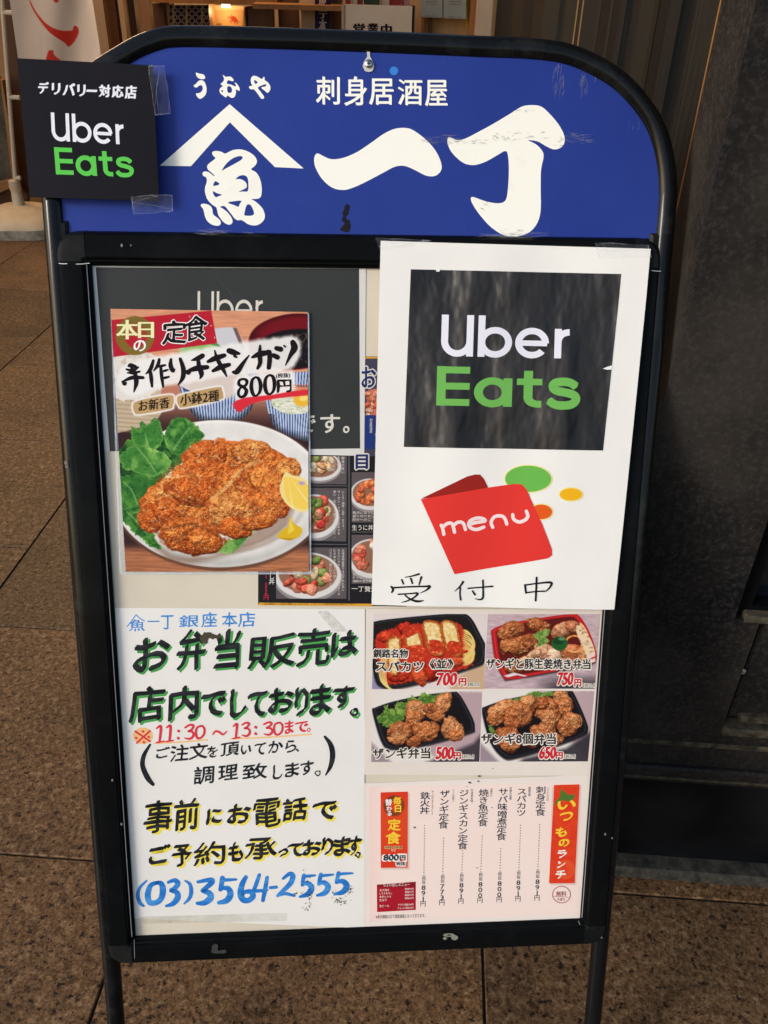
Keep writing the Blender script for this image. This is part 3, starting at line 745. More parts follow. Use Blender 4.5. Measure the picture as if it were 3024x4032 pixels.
# plaster strip, banner and stand-up sign to the right of it
vbox('plaster_pillar', 1186, 1240, 7.0, .2, wallm, None, 0, 2.7, 60, 'pale warm plaster pillar left of the narrow navy banner', 'pillar')
nb = empty('navy_banner', (float(dpt(1262, 60, 6.9)[0]), 6.9, 0.6), None, 'narrow navy hanging banner with white brush characters, behind the top of the arch', 'banner')
def nban(p):
    p.C[:] = (42, 36, 70)
cpic('banner_cloth', 1240, 1300, -30, 130, 6.9, nban, Z(1200, 0, 900/1659), 4, parent=nb)
def glyph_on(y, name, s, x0, y0, x1, y1, material, parent, bold=.0, nib=0):
    co, fs = glyph(s, bold, 3); mn, mx = co.min(0), co.max(0); q_ = (co-mn)/(mx-mn); pl = np.array(parent.location); b = MB()
    for k, dx in enumerate(([0] if not nib else [-nib, 0, nib])):
        b.add([dpt(x0+dx+a*(x1-x0), y1-c*(y1-y0), y-.002-k*1e-4)-pl for a, c in q_], fs)
    return b.obj(name, material, parent)
for s, b4 in (('魚', (1253, -30, 1287, 22)), ('一', (1254, 32, 1288, 46)), ('丁', (1256, 52, 1288, 72)), ('本', (1256, 76, 1286, 122))): glyph_on(6.9, 'lettering', s, *b4, flat('banner_white', (214, 200, 180)), nb, .02, 1)
vbox('timber_post', 1300, 1318, 7.2, .1, wd2, None, 0, 2.7, 60, 'thin dark post right of the narrow navy banner', 'post', pg)
vbox('timber_post', 1318, 1350, 7.3, .1, wd1, None, 0, 2.7, 60, 'amber post left of the white open sign', 'post', pg)
opn = empty('open_sign', (float(dpt(1480, 110, 6.2)[0]), 6.2, .55), None, 'white board sign reading open for business in black characters, behind arch top', 'sign')
L_ = np.array(opn.location)
def obox(name, x0, x1, r0, r1, y, dy, m_):
    a, c = dpt(x0, r0, y), dpt(x1, r1, y); return MB().box(a[0]-L_[0], y-L_[1], c[2]-L_[2], c[0]-L_[0], y+dy-L_[1], a[2]-L_[2]).obj(name, m_, opn)
obox('sign_face', 1354, 1616, 17, 240, 6.2, .03, mottled('sign_face_white', rgb(226, 205, 184), rgb(214, 192, 170), 3, .5)); obox('sign_edge', 1616, 1626, 22, 240, 6.21, .03, M['rubber']); obox('sign_rim', 1345, 1355, 15, 240, 6.19, .02, flat('rim_clear', (190, 160, 140)))
for s, b4 in (('営', (1392, 92, 1436, 138)), ('業', (1446, 92, 1490, 140)), ('中', (1500, 94, 1542, 142))): glyph_on(6.2, 'lettering', s, *b4, flat('open_ink', (40, 18, 26)), opn, .02, 1.5)
# things on the shelf above the sign, notices on the door
shl = dpt(1480, 20, 7.0)
for i, (x0, x1, r1, c) in enumerate([(1360, 1380, 14, (150, 60, 60)), (1384, 1404, 10, (200, 190, 170)), (1408, 1428, 16, (140, 70, 64)), (1434, 1494, 18, (64, 84, 70)), (1502, 1530, 22, (206, 196, 180)), (1536, 1580, 20, (160, 66, 64)), (1586, 1612, 24, (196, 150, 150))]):
    a, c_ = dpt(x0, -40, 6.8+.02*i), dpt(x1, r1+4, 6.8+.02*i); ht = a[2]-c_[2]
    o = MB().bevbox(-(c_[0]-a[0])/2, -.04, 0, (c_[0]-a[0])/2, .04, ht, .006).obj('shop_parcel', flat('parcel_%d' % i, c), None); o.location = ((a[0]+c_[0])/2, 6.8+.02*i, c_[2])
    tag(o, ['dark red box at the left end above the open sign', 'narrow cream box beside dark red box above the open sign', 'brown red box, third above the open sign', 'wide dull green box above the open sign', 'cream box right of the green box', 'red box above right half of open sign', 'pink box above the right corner of open sign'][i], 'box', 'boxes on the shelf behind the open sign')
sh_ = dpt(1480, 22, 6.75); o = MB().box(-.7, -.12, -.03, .7, .2, 0).obj('wall_shelf', wd1, None); o.location = (sh_[0]-.15, 6.85, dpt(1480, 26, 6.8)[2]); tag(o, 'amber wooden shelf carrying the boxes behind the open sign', 'shelf')
door = empty('shop_door', (float(dpt(1750, 60, 6.5)[0]), 6.55, 0), None, 'pale wood shop door with two paper notices taped on it, behind the arch at right', 'door')
L_ = np.array(door.location)
def dbox(name, x0, x1, z0, z1, y, dy, m_, pr=60, lab=None):
    a, c = dpt(x0, pr, y), dpt(x1, pr, y); return MB().box(a[0]-L_[0], y-L_[1], z0, c[0]-L_[0], y+dy-L_[1], z1).obj(name, m_, door, label=lab)
dbox('door_leaf', 1618, 1850, 0, 2.3, 6.62, .04, wood('door_orange', (.50, .27, .10, 1), (.60, .36, .16, 1))); dbox('door_stile', 1660, 1672, 0, 2.3, 6.56, .05, wd1); dbox('door_stile', 1690, 1704, 0, 2.3, 6.55, .05, wd2); dbox('door_frame', 1852, 1878, 0, 2.5, 6.5, .1, wd1); dbox('door_jamb', 1878, 1938, 0, 2.6, 6.45, .1, mottled('jamb_peach', (.52, .36, .24, 1), (.62, .44, .30, 1), 5, .6))
npm = mottled('notice_grey', rgb(170, 168, 156), rgb(160, 158, 148), 4, .6)
for i, (x0, x1, r1) in enumerate([(1657, 1742, 70), (1747, 1836, 74)]):
    n_o = flatquad('paper_notice', [(x0, -60), (x1, -60), (x1, r1), (x0, r1-2)], 6.50, npm, None); tag(n_o, ['grey paper notice with small print on the shop door, left one', 'grey paper notice on the shop door, beside the yellow sticker'][i], 'notice', 'paper notices on the shop door')
    e = n_o
    for k, (s, b4) in enumerate([(['All seats are', 'designated'], (x0+22, 3, x1-22, 10)), (['non smoking', 'smoking room'], (x0+22, 14, x1-22, 20)), (['※禁煙席となります', '※喫煙室のご案内'], (x0+18, r1-9, x1-20, r1-5))]):
        co, fs = glyph(s[i], .005, 2); mn, mx = co.min(0), co.max(0); q_ = (co-mn)/(mx-mn)
        mesh_obj('lettering', [dpt(b4[0]+a*(b4[2]-b4[0]), b4[3]-c*(b4[3]-b4[1]), 6.496) for a, c in q_], fs, flat('notice_ink', (84, 74, 70)), e)
ysq = flatquad('yellow_sticker', [(1832, -20), (1852, -20), (1850, 130), (1838, 110), (1826, 70), (1836, 60)], 6.60, flat('sticker_yellow', (226, 196, 60)), door)
# ------------------------------------------------------------------ nobori banner on its weighted base
bp = G(95, 905); 
nob = empty('nobori_banner', (float(bp[0]), float(bp[1]), 0), None, 'white nobori banner with red brush strokes on white pole and square weighted base', 'banner')
NB = np.array(nob.location); plast = mottled('base_plastic', rgb(232, 214, 180), rgb(214, 192, 156), 8, .55); conc = mottled('base_grime', (.20, .17, .12, 1), (.42, .37, .29, 1), 26, .8)
h_ = .22
def rsq(r, z, k=24, e=.5):
    return [(r*math.copysign(abs(math.cos(a))**e, math.cos(a)), r*math.copysign(abs(math.sin(a))**e, math.sin(a)), z) for a in np.linspace(0, 2*math.pi, k, endpoint=False)]
rings = [rsq(h_, 0), rsq(h_*1.01, .035), rsq(h_*1.0, .05)]; b = MB(); k = 24
b.v = [p for r_ in rings for p in r_]; b.f = [(i*k+j, i*k+(j+1) % k, (i+1)*k+(j+1) % k, (i+1)*k+j) for i in range(2) for j in range(k)] + [tuple(2*k+j for j in range(k))]
gro = autosmooth(b.obj('base_skirt', conc, nob), 50)
rings = [rsq(h_*1.0, .05), rsq(h_*.985, .066, e=.55), rsq(h_*.80, .10, e=.6), rsq(h_*.52, .125, e=.75), rsq(h_*.3, .135, e=1)]; b = MB(); b.v = [p for r_ in rings for p in r_]
b.f = [(i*k+j, i*k+(j+1) % k, (i+1)*k+(j+1) % k, (i+1)*k+j) for i in range(4) for j in range(k)] + [tuple(4*k+j for j in range(k))]
autosmooth(b.obj('water_base', plast, nob), 50)
autosmooth(MB().lathe((0, 0, 0), [(.035, .13), (.030, .16), (.026, .205), (.030, .21), (.030, .26), (.022, .262)], 20).obj('pole_collar', plast, nob), 40)
pm = mat('pole_white', rgb(232, 214, 186), .35)
ptop = dpt(8, 0, 4.75) - NB; pfoot = np.array([0, 0, .2]); pdir = ptop - pfoot; ptop2 = pfoot + pdir*1.7
autosmooth(MB().tube([pfoot, ptop2], .011, 12).obj('pole', pm, nob), 60)
def onp(py):      # point of the pole at photo row py
    for t in np.linspace(0, 1.7, 600):
        P_ = pfoot + pdir*t + NB; c_ = R.T @ (P_ - EYE); 
        if c_[1]/c_[2]*FPX + CY <= py: return pfoot + pdir*t
    return ptop2
for py in (50, 385, 700):
    a = onp(py); autosmooth(MB().tube([a, a+np.array([.055 if py < 600 else .03, -.005, .0])], .011, 8).obj('banner_loop', pm, nob), 60)
# cloth, slightly wavy
def npx(px, py): return dpt(px, py, 4.72)
def banner_paint(p):
    p.C[:] = (228, 202, 178); n = fbm(p.X, p.Y*.25, 60, 3, 2)[..., None]; p.C *= (.97+.06*n)
    r_ = (214, 58, 42)
    p.poly(catmull([(248,-30),(290,60),(350,150),(430,225),(520,262),(600,268),(630,262),(640,232),(655,222),(682,245),(685,290),(650,360),(605,405),(580,395),(560,370),(480,320),(400,250),(320,140),(270,50)], 3), r_, 2); p.disc(490, 5, 24, 18, r_)
    p.poly(catmull([(400,520),(412,470),(430,435),(465,440),(468,470),(500,505),(530,525),(420,530)], 2), r_, 2)
Zn = Z(0, 0, 700/1548); x_ = []
q = [ZC_ for ZC_ in Zn([(75, -60), (795, -60), (905, 640), (185, 700)])]
na, nb2 = 120, 110; a, b_ = np.meshgrid(np.linspace(0, 1, na), np.linspace(0, 1, nb2)); q = np.array(q)
Pp = (q[0]*(1-a)[..., None]+q[1]*a[..., None])*(1-b_)[..., None]+(q[3]*(1-a)[..., None]+q[2]*a[..., None])*b_[..., None]
pt = Paint((Pp[..., 0])/Zn.k, (Pp[..., 1])/Zn.k); banner_paint(pt)
vs = [dpt(Pp[j, i, 0], Pp[j, i, 1], 4.72+.018*math.sin(9*a[j, i]+2*b_[j, i])*(.3+a[j, i]))-NB for j in range(nb2) for i in range(na)]
idx = np.arange(na*nb2).reshape(nb2, na); F4 = np.stack([idx[:-1, :-1], idx[1:, :-1], idx[1:, 1:], idx[:-1, 1:]], -1).reshape(-1, 4)
me = bpy.data.meshes.new('banner_cloth'); me.from_pydata([tuple(v) for v in vs], [], F4.tolist()); at = me.color_attributes.new('Col', 'FLOAT_COLOR', 'POINT'); C = lin(np.clip(pt.C, 0, 255)).reshape(-1, 3)*GAIN
at.data.foreach_set('color', np.concatenate([C, np.ones((len(C), 1))], 1).astype('f').ravel()); me.materials.append(M['vcol']); me.polygons.foreach_set('use_smooth', [True]*len(me.polygons))
o = bpy.data.objects.new('banner_cloth', me); col.objects.link(o); o.parent = nob
# ------------------------------------------------------------------ framed glass case at the far left
case = empty('glass_display_case', (float(G(20, 860)[0]), float(G(20, 860)[1]), 0), None, 'wooden framed glass display case at the far left edge, behind the banner pole', 'display case')
L_ = np.array(case.location); yc = L_[1]+.02
def cq(name, q, y, m_, t=.05): return flatquad(name, q, y, m_, case, t)
Zc = lambda l: [(x*.4522, y*.4522) for x, y in l]
cq('corner_post', Zc([(-60, 500), (5, 700), (150, 1600), (150, 1640), (90, 1620), (-60, 1700)][0:0] or [(0, 690), (18, 700), (160, 1590), (110, 1600)]), yc, wd1)
cq('case_side', Zc([(10, -60), (110, -60), (260, 1700), (150, 1640)]), yc+.12, wd2, .03)
cq('glass_pane', Zc([(-90, 600), (0, 690), (112, 1560), (-90, 1600)]), yc+.03, mottled('case_glass', (.05, .045, .03, 1), (.16, .13, .08, 1), 9, .1, .6))
cq('bottom_rail', Zc([(-90, 1610), (125, 1560), (160, 1600), (-90, 1720)]), yc-.02, wd1)
cq('plinth', Zc([(-90, 1725), (160, 1605), (240, 1710), (235, 1800), (0, 1850), (-90, 1880)]), yc+.05, wd2)
# ================================================================== THE BOARD
board = Fr('sign_board', 0.0, 0.0, 0.0, 'tall black framed pavement sign with blue arched header standing on brown granite paving', 'sign')
BE = board.e
def tubes(name, parent, material, pts, r=0.011, seg=18): 
    return autosmooth(MB().tube(pts, r, seg).obj(name, material, parent), 60)
# outer outline of the arch measured in the photograph -> centre line of the tube
outer = [(425, 4075), (402, 3777), (381, 3550), (200.8, 1250), (169, 850), (157, 700), (158, 600), (172, 500), (205, 405), (270, 315), (360, 242), (456, 182), (529, 141), (601, 114), (693, 98), (1002, 104), (1512, 122),
         (1900, 140), (2045, 145), (2189, 158), (2290, 186), (2382, 231), (2454, 277), (2527, 347), (2585, 424), (2620, 490), (2647, 576), (2664, 676), (2667, 770), (2661, 850), (2624, 1250), (2416, 3500), (2390, 3780), (2361, 4075)]
ov = [np.array(S(x, y)) for x, y in outer]
lo, ro = ov[0].copy(), ov[-1].copy()
ov = [lo + (ov[1]-lo)*( (0.006 - lo[1])/(ov[1][1]-lo[1]))] + ov[1:-1] + [ro + (ov[-2]-ro)*((0.006-ro[1])/(ov[-2][1]-ro[1]))]
ov = np.array(ov)
sm_ = catmull(ov[5:29], 5, closed=False)
cl = np.concatenate([ov[:5], sm_, ov[29:]])
ctr = []
for i, p in enumerate(cl):
    d = cl[min(i+1, len(cl)-1)] - cl[max(i-1, 0)]; d /= np.linalg.norm(d)
    nrm = np.array([d[1], -d[0]]); ctr.append(p + nrm*0.0112)
ctr = np.array(ctr)
for _ in range(3): ctr[6:-6] = (ctr[5:-7] + ctr[6:-6]*2 + ctr[7:-5])/4
tubes('front_tube_frame', BE, M['tube'], [(x, y, -0.001) for x, y in ctr])
# rear frame of the A, hinged near the top, its feet behind the board
top = on_board(0, 1.245, -0.02)
rear = []
for sgn in (-1, 1):
    pass
lean = np.array([0, 0.60, 0])
def rearpt(u, s):                       # s: 0 at hinge height, 1 on the ground
    a = on_board(u, 1.16, -0.03); b = np.array([u + O[0], a[1] + 0.34, 0.012]); return a*(1-s)+b*s
rp = [rearpt(-0.30, 1), rearpt(-0.30, 0.05)] + [rearpt(-0.30, 0)*(1-t)+rearpt(0.30, 0)*t for t in (0.05, .5, .95)] + [rearpt(0.30, 0.05), rearpt(0.30, 1)]
inv = BE.matrix_world.inverted()
loc_ = lambda P: np.array(inv @ Vector(P))
tubes('rear_tube_frame', BE, M['tube'], [loc_(p) for p in rp])
tubes('cross_bar', BE, M['tube'], [loc_(rearpt(-0.30, .8)), loc_(rearpt(0.30, .8))], 0.008)
for x, y in (ctr[0], ctr[-1]):
    MB().lathe((x, y-0.004, -0.001), [(0.0001, -.012), (0.013, -.012), (0.013, .012), (0.0001, .012)], 16).obj('rubber_foot', M['rubber'], BE)
# header panel: from the rail up into the arch
inner = [np.array(p) for p in ctr]
top_i = [p for p in ctr if p[1] > 1.09]
hp = [(S(232, 909)[0]-.002, S(232, 915)[1]-.004)] + [(p[0], p[1]) for p in top_i] + [(S(2600, 905)[0]+.004, S(2600, 925)[1]-.004)]
# shrink slightly so that it ends inside the tube
l3 = [Vector((x, y, 0)) for x, y in hp]
tri = tessellate_polygon([l3]); vs = [(x, y, 0.0035) for x, y in hp] + [(x, y, 0.0005) for x, y in hp]; n_ = len(hp); fs = []
for t_ in tri:
    a, b, c = (l3[i] for i in t_); f = t_ if (b-a).cross(c-a).z > 0 else t_[::-1]
    fs.append(f); fs.append(tuple(i+n_ for i in f[::-1]))
fs += [((i+1) % n_, i, n_+i, n_+(i+1) % n_) for i in range(n_)]
panel = mesh_obj('header_panel', vs, fs, M['blue'], BE)
HW = 0.0037
board.flat_k = 1.0
hwhite = mottled('header_white_vinyl', rgb(252, 251, 240, .94), rgb(240, 238, 226, .94), 30, .4, .3, lo=.6, hi=.8)
def letter(name, build, material, parent, label=None):
    mb = MB(); build(mb); return mb.obj(name, material, parent, label=label)
Z1 = Z(0, 0, .9114)
letter('roof_emblem', lambda b: polygon(b, board, [Z1([(992,450),(1312,728),(1188,722),(993,528),(825,718),(690,716)])], HW), hwhite, panel)
ZF = Z(780, 570, 300/1659)
fish_out = [(305,175),(330,145),(400,135),(480,145),(530,165),(570,188),(610,185),(680,150),(760,115),(860,100),(960,105),(1070,140),(1170,195),(1240,260),(1280,340),(1270,410),(1225,470),(1155,535),
 (1250,590),(1320,680),(1365,800),(1385,930),(1385,1040),(1365,1130),(1320,1170),(1250,1180),(1180,1180),(1172,1192),(1240,1230),(1330,1305),(1410,1400),(1450,1510),(1445,1610),(1390,1690),(1290,1750),(1180,1755),(1080,1725),(1000,1670),(945,1640),(900,1642),(850,1640),(790,1600),(730,1520),(660,1430),(600,1355),(550,1332),(510,1338),(483,1355),
 (560,1405),(640,1470),(710,1560),(748,1640),(745,1700),(700,1738),(640,1735),(560,1690),(490,1610),(440,1530),(415,1430),(395,1365),(330,1320),(240,1240),(180,1140),(150,1020),(155,920),(185,820),(190,750),(170,705),(120,680),(95,640),(110,595),(160,580),(230,598),(290,640),(345,680),(355,665),(290,605),(225,550),(195,490),(215,430),(280,375),(340,330),(378,285),(325,235)]
holes = [[(518,562),(570,470),(650,375),(740,305),(830,262),(910,245),(960,258),(970,290),(930,335),(830,395),(700,465),(590,525)],
 [(820,745),(880,690),(950,663),(1020,668),(1070,710),(1092,790),(1097,900),(1090,980),(1062,1020),(1000,1018),(885,1020),(960,985),(1040,945),(1063,900),(1050,840),(1000,785),(920,748)],
 [(365,798),(420,810),(462,850),(430,880),(330,892)], [(318,1010),(400,1050),(518,1090),(450,1120),(388,1142),(340,1090)],
 [(650,1262),(760,1232),(938,1218),(905,1290),(878,1350),(800,1320)],
 [(1045,1340),(1070,1305),(1110,1297),(1150,1320),(1190,1390),(1218,1480),(1205,1525),(1140,1545),(1070,1545),(1005,1530),(1020,1440)]]
left_leg = [(57,1320),(75,1290),(130,1283),(210,1300),(270,1335),(305,1390),(320,1480),(340,1530),(420,1590),(480,1650),(495,1705),(470,1750),(420,1765),(330,1750),(240,1700),(180,1630),(145,1540),(125,1450),(105,1390),(70,1350)]
def fish(b):
    polygon(b, board, [catmull(ZF(fish_out), 3)] + [catmull(ZF(h), 3) for h in holes], HW)
    polygon(b, board, [catmull(ZF(left_leg), 3)], HW)
letter('lettering', fish, hwhite, panel)
ZK = Z(1220, 400, 1040/1659)
one = [(28,350),(45,325),(80,340),(120,358),(160,362),(220,350),(300,315),(390,255),(460,205),(530,172),(590,165),(640,175),(700,215),(760,270),(805,335),(828,400),(820,440),(785,467),(730,465),(660,430),(600,405),(550,405),(510,420),(440,458),(330,515),(250,548),(200,555),(140,540),(80,490),(40,425),(28,385)]
cho = [(868,228),(885,226),(920,240),(970,235),(1060,190),(1160,135),(1260,75),(1330,32),(1390,22),(1450,30),(1500,70),(1560,140),(1595,205),(1600,255),(1575,290),(1530,300),(1480,278),(1430,250),(1370,243),(1420,268),(1460,310),(1468,350),(1452,430),(1450,560),(1450,680),(1430,760),(1380,820),(1300,847),(1220,840),(1140,790),(1070,715),(1020,640),(1012,605),(1030,600),(1090,622),(1150,636),(1200,637),(1232,615),(1245,540),(1250,430),(1245,340),(1228,310),(1180,335),(1110,375),(1040,398),(980,392),(930,360),(885,310),(865,260)]
letter('lettering', lambda b: polygon(b, board, [catmull(ZK(one), 3)], HW), hwhite, panel)
letter('lettering', lambda b: polygon(b, board, [catmull(ZK(cho), 3)], HW), hwhite, panel)
ZU = Z(740, 270, 360/1659)
def uoya(b):
    P_ = lambda *l: polygon(b, board, [catmull(ZU(x), 3) for x in l], HW)
    P_([(145,75),(175,80),(200,92),(260,100),(300,125),(312,165),(290,190),(230,190),(180,165),(150,120)])
    P_([(105,305),(140,280),(180,235),(225,212),(280,222),(315,270),(338,350),(332,440),(295,505),(230,548),(190,535),(155,490),(148,450),(180,448),(230,430),(265,385),(265,330),(240,300),(205,310),(160,342),(120,335)])
    P_([(630,118),(660,130),(690,150),(740,143),(790,155),(830,205),(815,228),(770,220),(730,210),(708,245),(712,275),(780,290),(860,325),(870,300),(845,255),(870,260),(915,310),(940,370),(930,405),(870,380),(872,430),(850,510),(800,532),(750,510),(722,490),(690,522),(650,500),(590,450),(572,400),(590,350),(632,318),(598,290),(600,270),(640,235),(655,180)], [(712,345),(730,320),(770,325),(798,370),(795,420),(765,442),(725,430),(712,390)], [(605,400),(620,388),(635,400),(632,425),(615,430)])
    P_([(1140,200),(1160,150),(1200,130),(1250,140),(1310,175),(1345,190),(1375,150),(1392,165),(1395,210),(1450,250),(1495,320),(1490,390),(1445,440),(1390,400),(1330,345),(1400,325),(1425,300),(1400,285),(1340,305),(1268,348),(1320,420),(1370,490),(1385,530),(1355,552),(1320,535),(1260,450),(1200,380),(1140,375),(1108,345),(1120,318),(1165,310),(1145,260)], [(1200,215),(1230,218),(1265,250),(1235,278),(1210,260)])
letter('lettering', uoya, hwhite, panel)
ZS = Z(1230, 280, 560/1659)
def sashimi(b):
    for i, (ch, bx) in enumerate(zip('刺身居酒屋', [(40,62,322,392),(370,60,640,405),(660,85,950,395),(995,92,1285,400),(1312,102,1580,412)])):
        ink(b, board, ch, bx, HW + i*.0001, nib=13, nibang=35, z=ZS, cut=(ch == '屋'))
letter('lettering', sashimi, hwhite, panel)
# screw on its hanging tag, blue dot
letter('sticker_dot', lambda b: disc(b, board, (1551, 279), 17, 17, HW), flat('dot_blue', (62, 138, 224)), panel)
su, sv = S(1451, 257)
tg = MB(); polygon(tg, board, [[(1444,203),(1457,203),(1457,222),(1470,245),(1474,262),(1466,280),(1452,284),(1437,280),(1428,262),(1432,245),(1446,222)]], HW+.0008); polygon(tg, board, [[(1444,203),(1457,203),(1457,222),(1470,245),(1474,262),(1466,280),(1452,284),(1437,280),(1428,262),(1432,245),(1446,222)]], HW)
tag_o = tg.obj('screw_tag', mat('pale_plastic', rgb(205, 205, 200), .4), panel)
sc = MB().lathe((su, sv, HW+.001), [(.0042, 0), (.0042, .0006), (.0036, .0014), (.0018, .002), (.0004, .0021)], 20)
sco = autosmooth(sc.obj('screw', mat('bright_steel', (.6, .6, .58, 1), .3, .5, 1.0), panel))
MB().box(su-.0018, sv-.0004, HW+.0029, su+.0018, sv+.0004, HW+.0032).box(su-.0004, sv-.0018, HW+.0029, su+.0004, sv+.0018, HW+.0033).obj('cross_slot', M['gap'], sco)
# scuffs and adhesive left on the header (marks with a shape of their own)
def ragged(b, fr, z, pts, w, seed=0, amp=3.0):
    q = catmull(z(pts), 4); rs = np.random.RandomState(seed); q = q + rs.normal(0, amp, q.shape)*z.k
    polygon(b, fr, [q], w)
scuff = clear_film('scuff', 0.16, (0.30, 0.30, 0.34, 1), 0.8, .0, 160)
scuff_w = clear_film('scuff_on_white', 0.26, (0.20, 0.17, 0.15, 1), 0.7, .02, 200)
ZR = Z(1900, 0, .4822)
def scuffs(z, x0, y0, x1, y1, n, ang, w, seed, mt=None, wd=(3, 9), ln=(10, 50), name='scuff_mark'):
    """a patch of short faint rub strokes"""
    b = MB(); rs = np.random.RandomState(seed)
    for i in range(n):
        cx, cy = rs.uniform(x0, x1), rs.uniform(y0, y1); a = math.radians(ang+rs.normal(0, 8)); L_ = rs.uniform(*ln)/2; k = rs.uniform(*wd)*z.k
        p = np.array([(cx-L_*math.cos(a), cy-L_*math.sin(a)), (cx+rs.normal(0, 2), cy+rs.normal(0, 2)), (cx+L_*math.cos(a), cy+L_*math.sin(a))])
        stroke(b, board, z(p), [k*.3, k, k*.3], w+i*EPS, n=3)
    o = b.obj(name, mt or scuff, panel); tag(o, kind='stuff'); return o
scuffs(ZR, 575, 540, 665, 780, 26, 98, HW+.0003, 1, ln=(40, 120), wd=(4, 12)); scuffs(ZR, 790, 630, 860, 800, 18, 102, HW+.0003, 2, ln=(40, 100), wd=(4, 12)); scuffs(ZR, 900, 600, 945, 660, 8, 100, HW+.0003, 3)
scuffs(ZK, 735, 205, 935, 262, 26, 4, HW+.0003, 4, ln=(20, 80)); scuffs(ZK, 1600, 200, 1770, 262, 30, 3, HW+.0003, 5, ln=(20, 70)); scuffs(ZR, 1180, 980, 1290, 1060, 8, 100, HW+.0003, 6)
for args in ((860, 235, 1110, 268, 34, -6, HW+.0006, 7), (700, 235, 800, 265, 12, 5, HW+.0006, 8), (1150, 195, 1260, 250, 20, 20, HW+.0006, 9), (1270, 195, 1400, 245, 14, -8, HW+.0006, 10), (1460, 190, 1500, 235, 5, 0, HW+.0006, 11), (1530, 220, 1600, 290, 9, 10, HW+.0006, 12), (1290, 50, 1430, 66, 10, 0, HW+.0006, 13), (1050, 630, 1120, 690, 8, 30, HW+.0006, 14), (1190, 800, 1340, 840, 9, -10, HW+.0006, 15)):
    scuffs(ZK, *args, mt=scuff_w, ln=(8, 34), wd=(2, 8), name='glue_residue')
scuffs(Z(0, 0, 1), 780, 908, 1040, 922, 12, 0, .0136, 16, ln=(20, 90), wd=(3, 8)); scuffs(Z(0, 0, 1), 1860, 918, 2110, 932, 14, 1, .0136, 17, ln=(40, 120), wd=(4, 9))
b = MB(); ragged(b, board, ZK, [(225,648),(250,655),(240,700),(225,735),(248,750),(250,800),(228,820),(190,800),(215,770),(205,720)], HW+.0003, 5, 3); b.obj('peeled_patch', flat('peel_black', (34, 32, 32)), panel)
# ------------------------------------------------------------------ the snap frame
OT = [S(350, 1033), S(2481, 1055), S(2292, 3622), S(525, 3693)]       # opening TL TR BR BL
OT = [np.array(p) for p in OT]
prof = [(-.0035, .0004), (-.0035, .0030), (-.0005, .0045), (.0000, .0072), (.0025, .0078), (.0035, .0105), (.0050, .0116), (.0215, .0126), (.0262, .0118), (.0292, .0085), (.0310, .0030), (.0310, -.006)]
bprof = [(d*1.04, h) for d, h in prof]
def rail(name, A, B, nrm, pr, cut0=0.0, cut1=0.0):
    d = (B-A)/np.linalg.norm(B-A); vs = []; n = len(pr)
    ends = [A + d*cut0, B - d*cut1]
    for P_ in ends:
        for dd, h in pr: q = P_ + nrm*dd; vs.append((q[0], q[1], h))
    fs = [(i, i+1, n+i+1, n+i) for i in range(n-1)] + [(n-1, 0, n, 2*n-1), tuple(range(n))[::-1], tuple(range(n, 2*n))]
    o = mesh_obj(name, vs, fs, M['rail'], BE)
    bm_fix(o); return autosmooth(o, 28)
def bm_fix(o):
    bm = bmesh.new(); bm.from_mesh(o.data); bmesh.ops.recalc_face_normals(bm, faces=bm.faces); bm.to_mesh(o.data); bm.free(); o.data.update()
def perp(A, B):                                                  # outward normal for clockwise TL TR BR BL
    d = (B-A)/np.linalg.norm(B-A); return np.array([-d[1], d[0]])
for i in range(4):
    A, B = OT[i], OT[(i+1) % 4]; rail('frame_rail', A, B, perp(A, B), prof)
for i in range(4):
    c = OT[i]; n0 = perp(OT[i-1], OT[i]); n1 = perp(OT[i], OT[(i+1) % 4]); vs = []; n = len(prof); K = 10
    lift = .0006
    for k in range(K+1):
        t = k/K; a = n0*math.cos(t*math.pi/2)+n1*math.sin(t*math.pi/2); a /= np.linalg.norm(a)
        # slightly squared corner
        ex = 1 + .10*math.sin(2*t*math.pi/2)**2
        for dd, h in prof:
            dd = max(dd, -.0); q = c + a*(dd*ex+.0002*0); vs.append((q[0], q[1], h+lift))
    fs = [(k*n+j, k*n+j+1, (k+1)*n+j+1, (k+1)*n+j) for k in range(K) for j in range(n-1)] + [tuple(range(n)), tuple(K*n+j for j in range(n))[::-1]]
    o = mesh_obj('frame_corner', vs, fs, M['corner'], BE); bm_fix(o); autosmooth(o, 28)
# bare metal showing in the cracks beside the corner pieces
crk = mat('bare_aluminium', (.6, .6, .58, 1), .35, .5, .6)
b = MB(); lz = .0133
for p0, p1, wd in [((232,1037),(263,1038),3.5), ((300,1040),(352,1036),2.6), ((2566,1065),(2602,1068),2.6), ((528,3700),(530,3775),1.3), ((2278,3627),(2283,3640),2)]:
    stroke(b, board, [p0, ((p0[0]+p1[0])/2, (p0[1]+p1[1])/2+1), p1], wd, lz); b.cut()
b.obj('corner_crack', crk, BE)
# cream backing; the lip highlight is drawn later as a pale strip
sheet(board, 'backing_sheet', [(340,1025),(2489,1048),(2300,3630),(516,3701)], -.004, 0.0, M['cream'], BE)
pb = MB(); pb.box(-.289, .25, -.0075, .284, 1.078, -.0045); pb.obj('back_plate', M['rubber'], BE)
# hinge brackets between rail and tube near the top
for cx_, cy_, s_ in ((2588, 985, 1), (236, 940, -1)):
    u_, v_ = S(cx_, cy_); MB().bevbox(u_-.011, v_-.022, -.006, u_+.011, v_+.017, .007, .003).obj('hinge_block', M['corner'], BE)
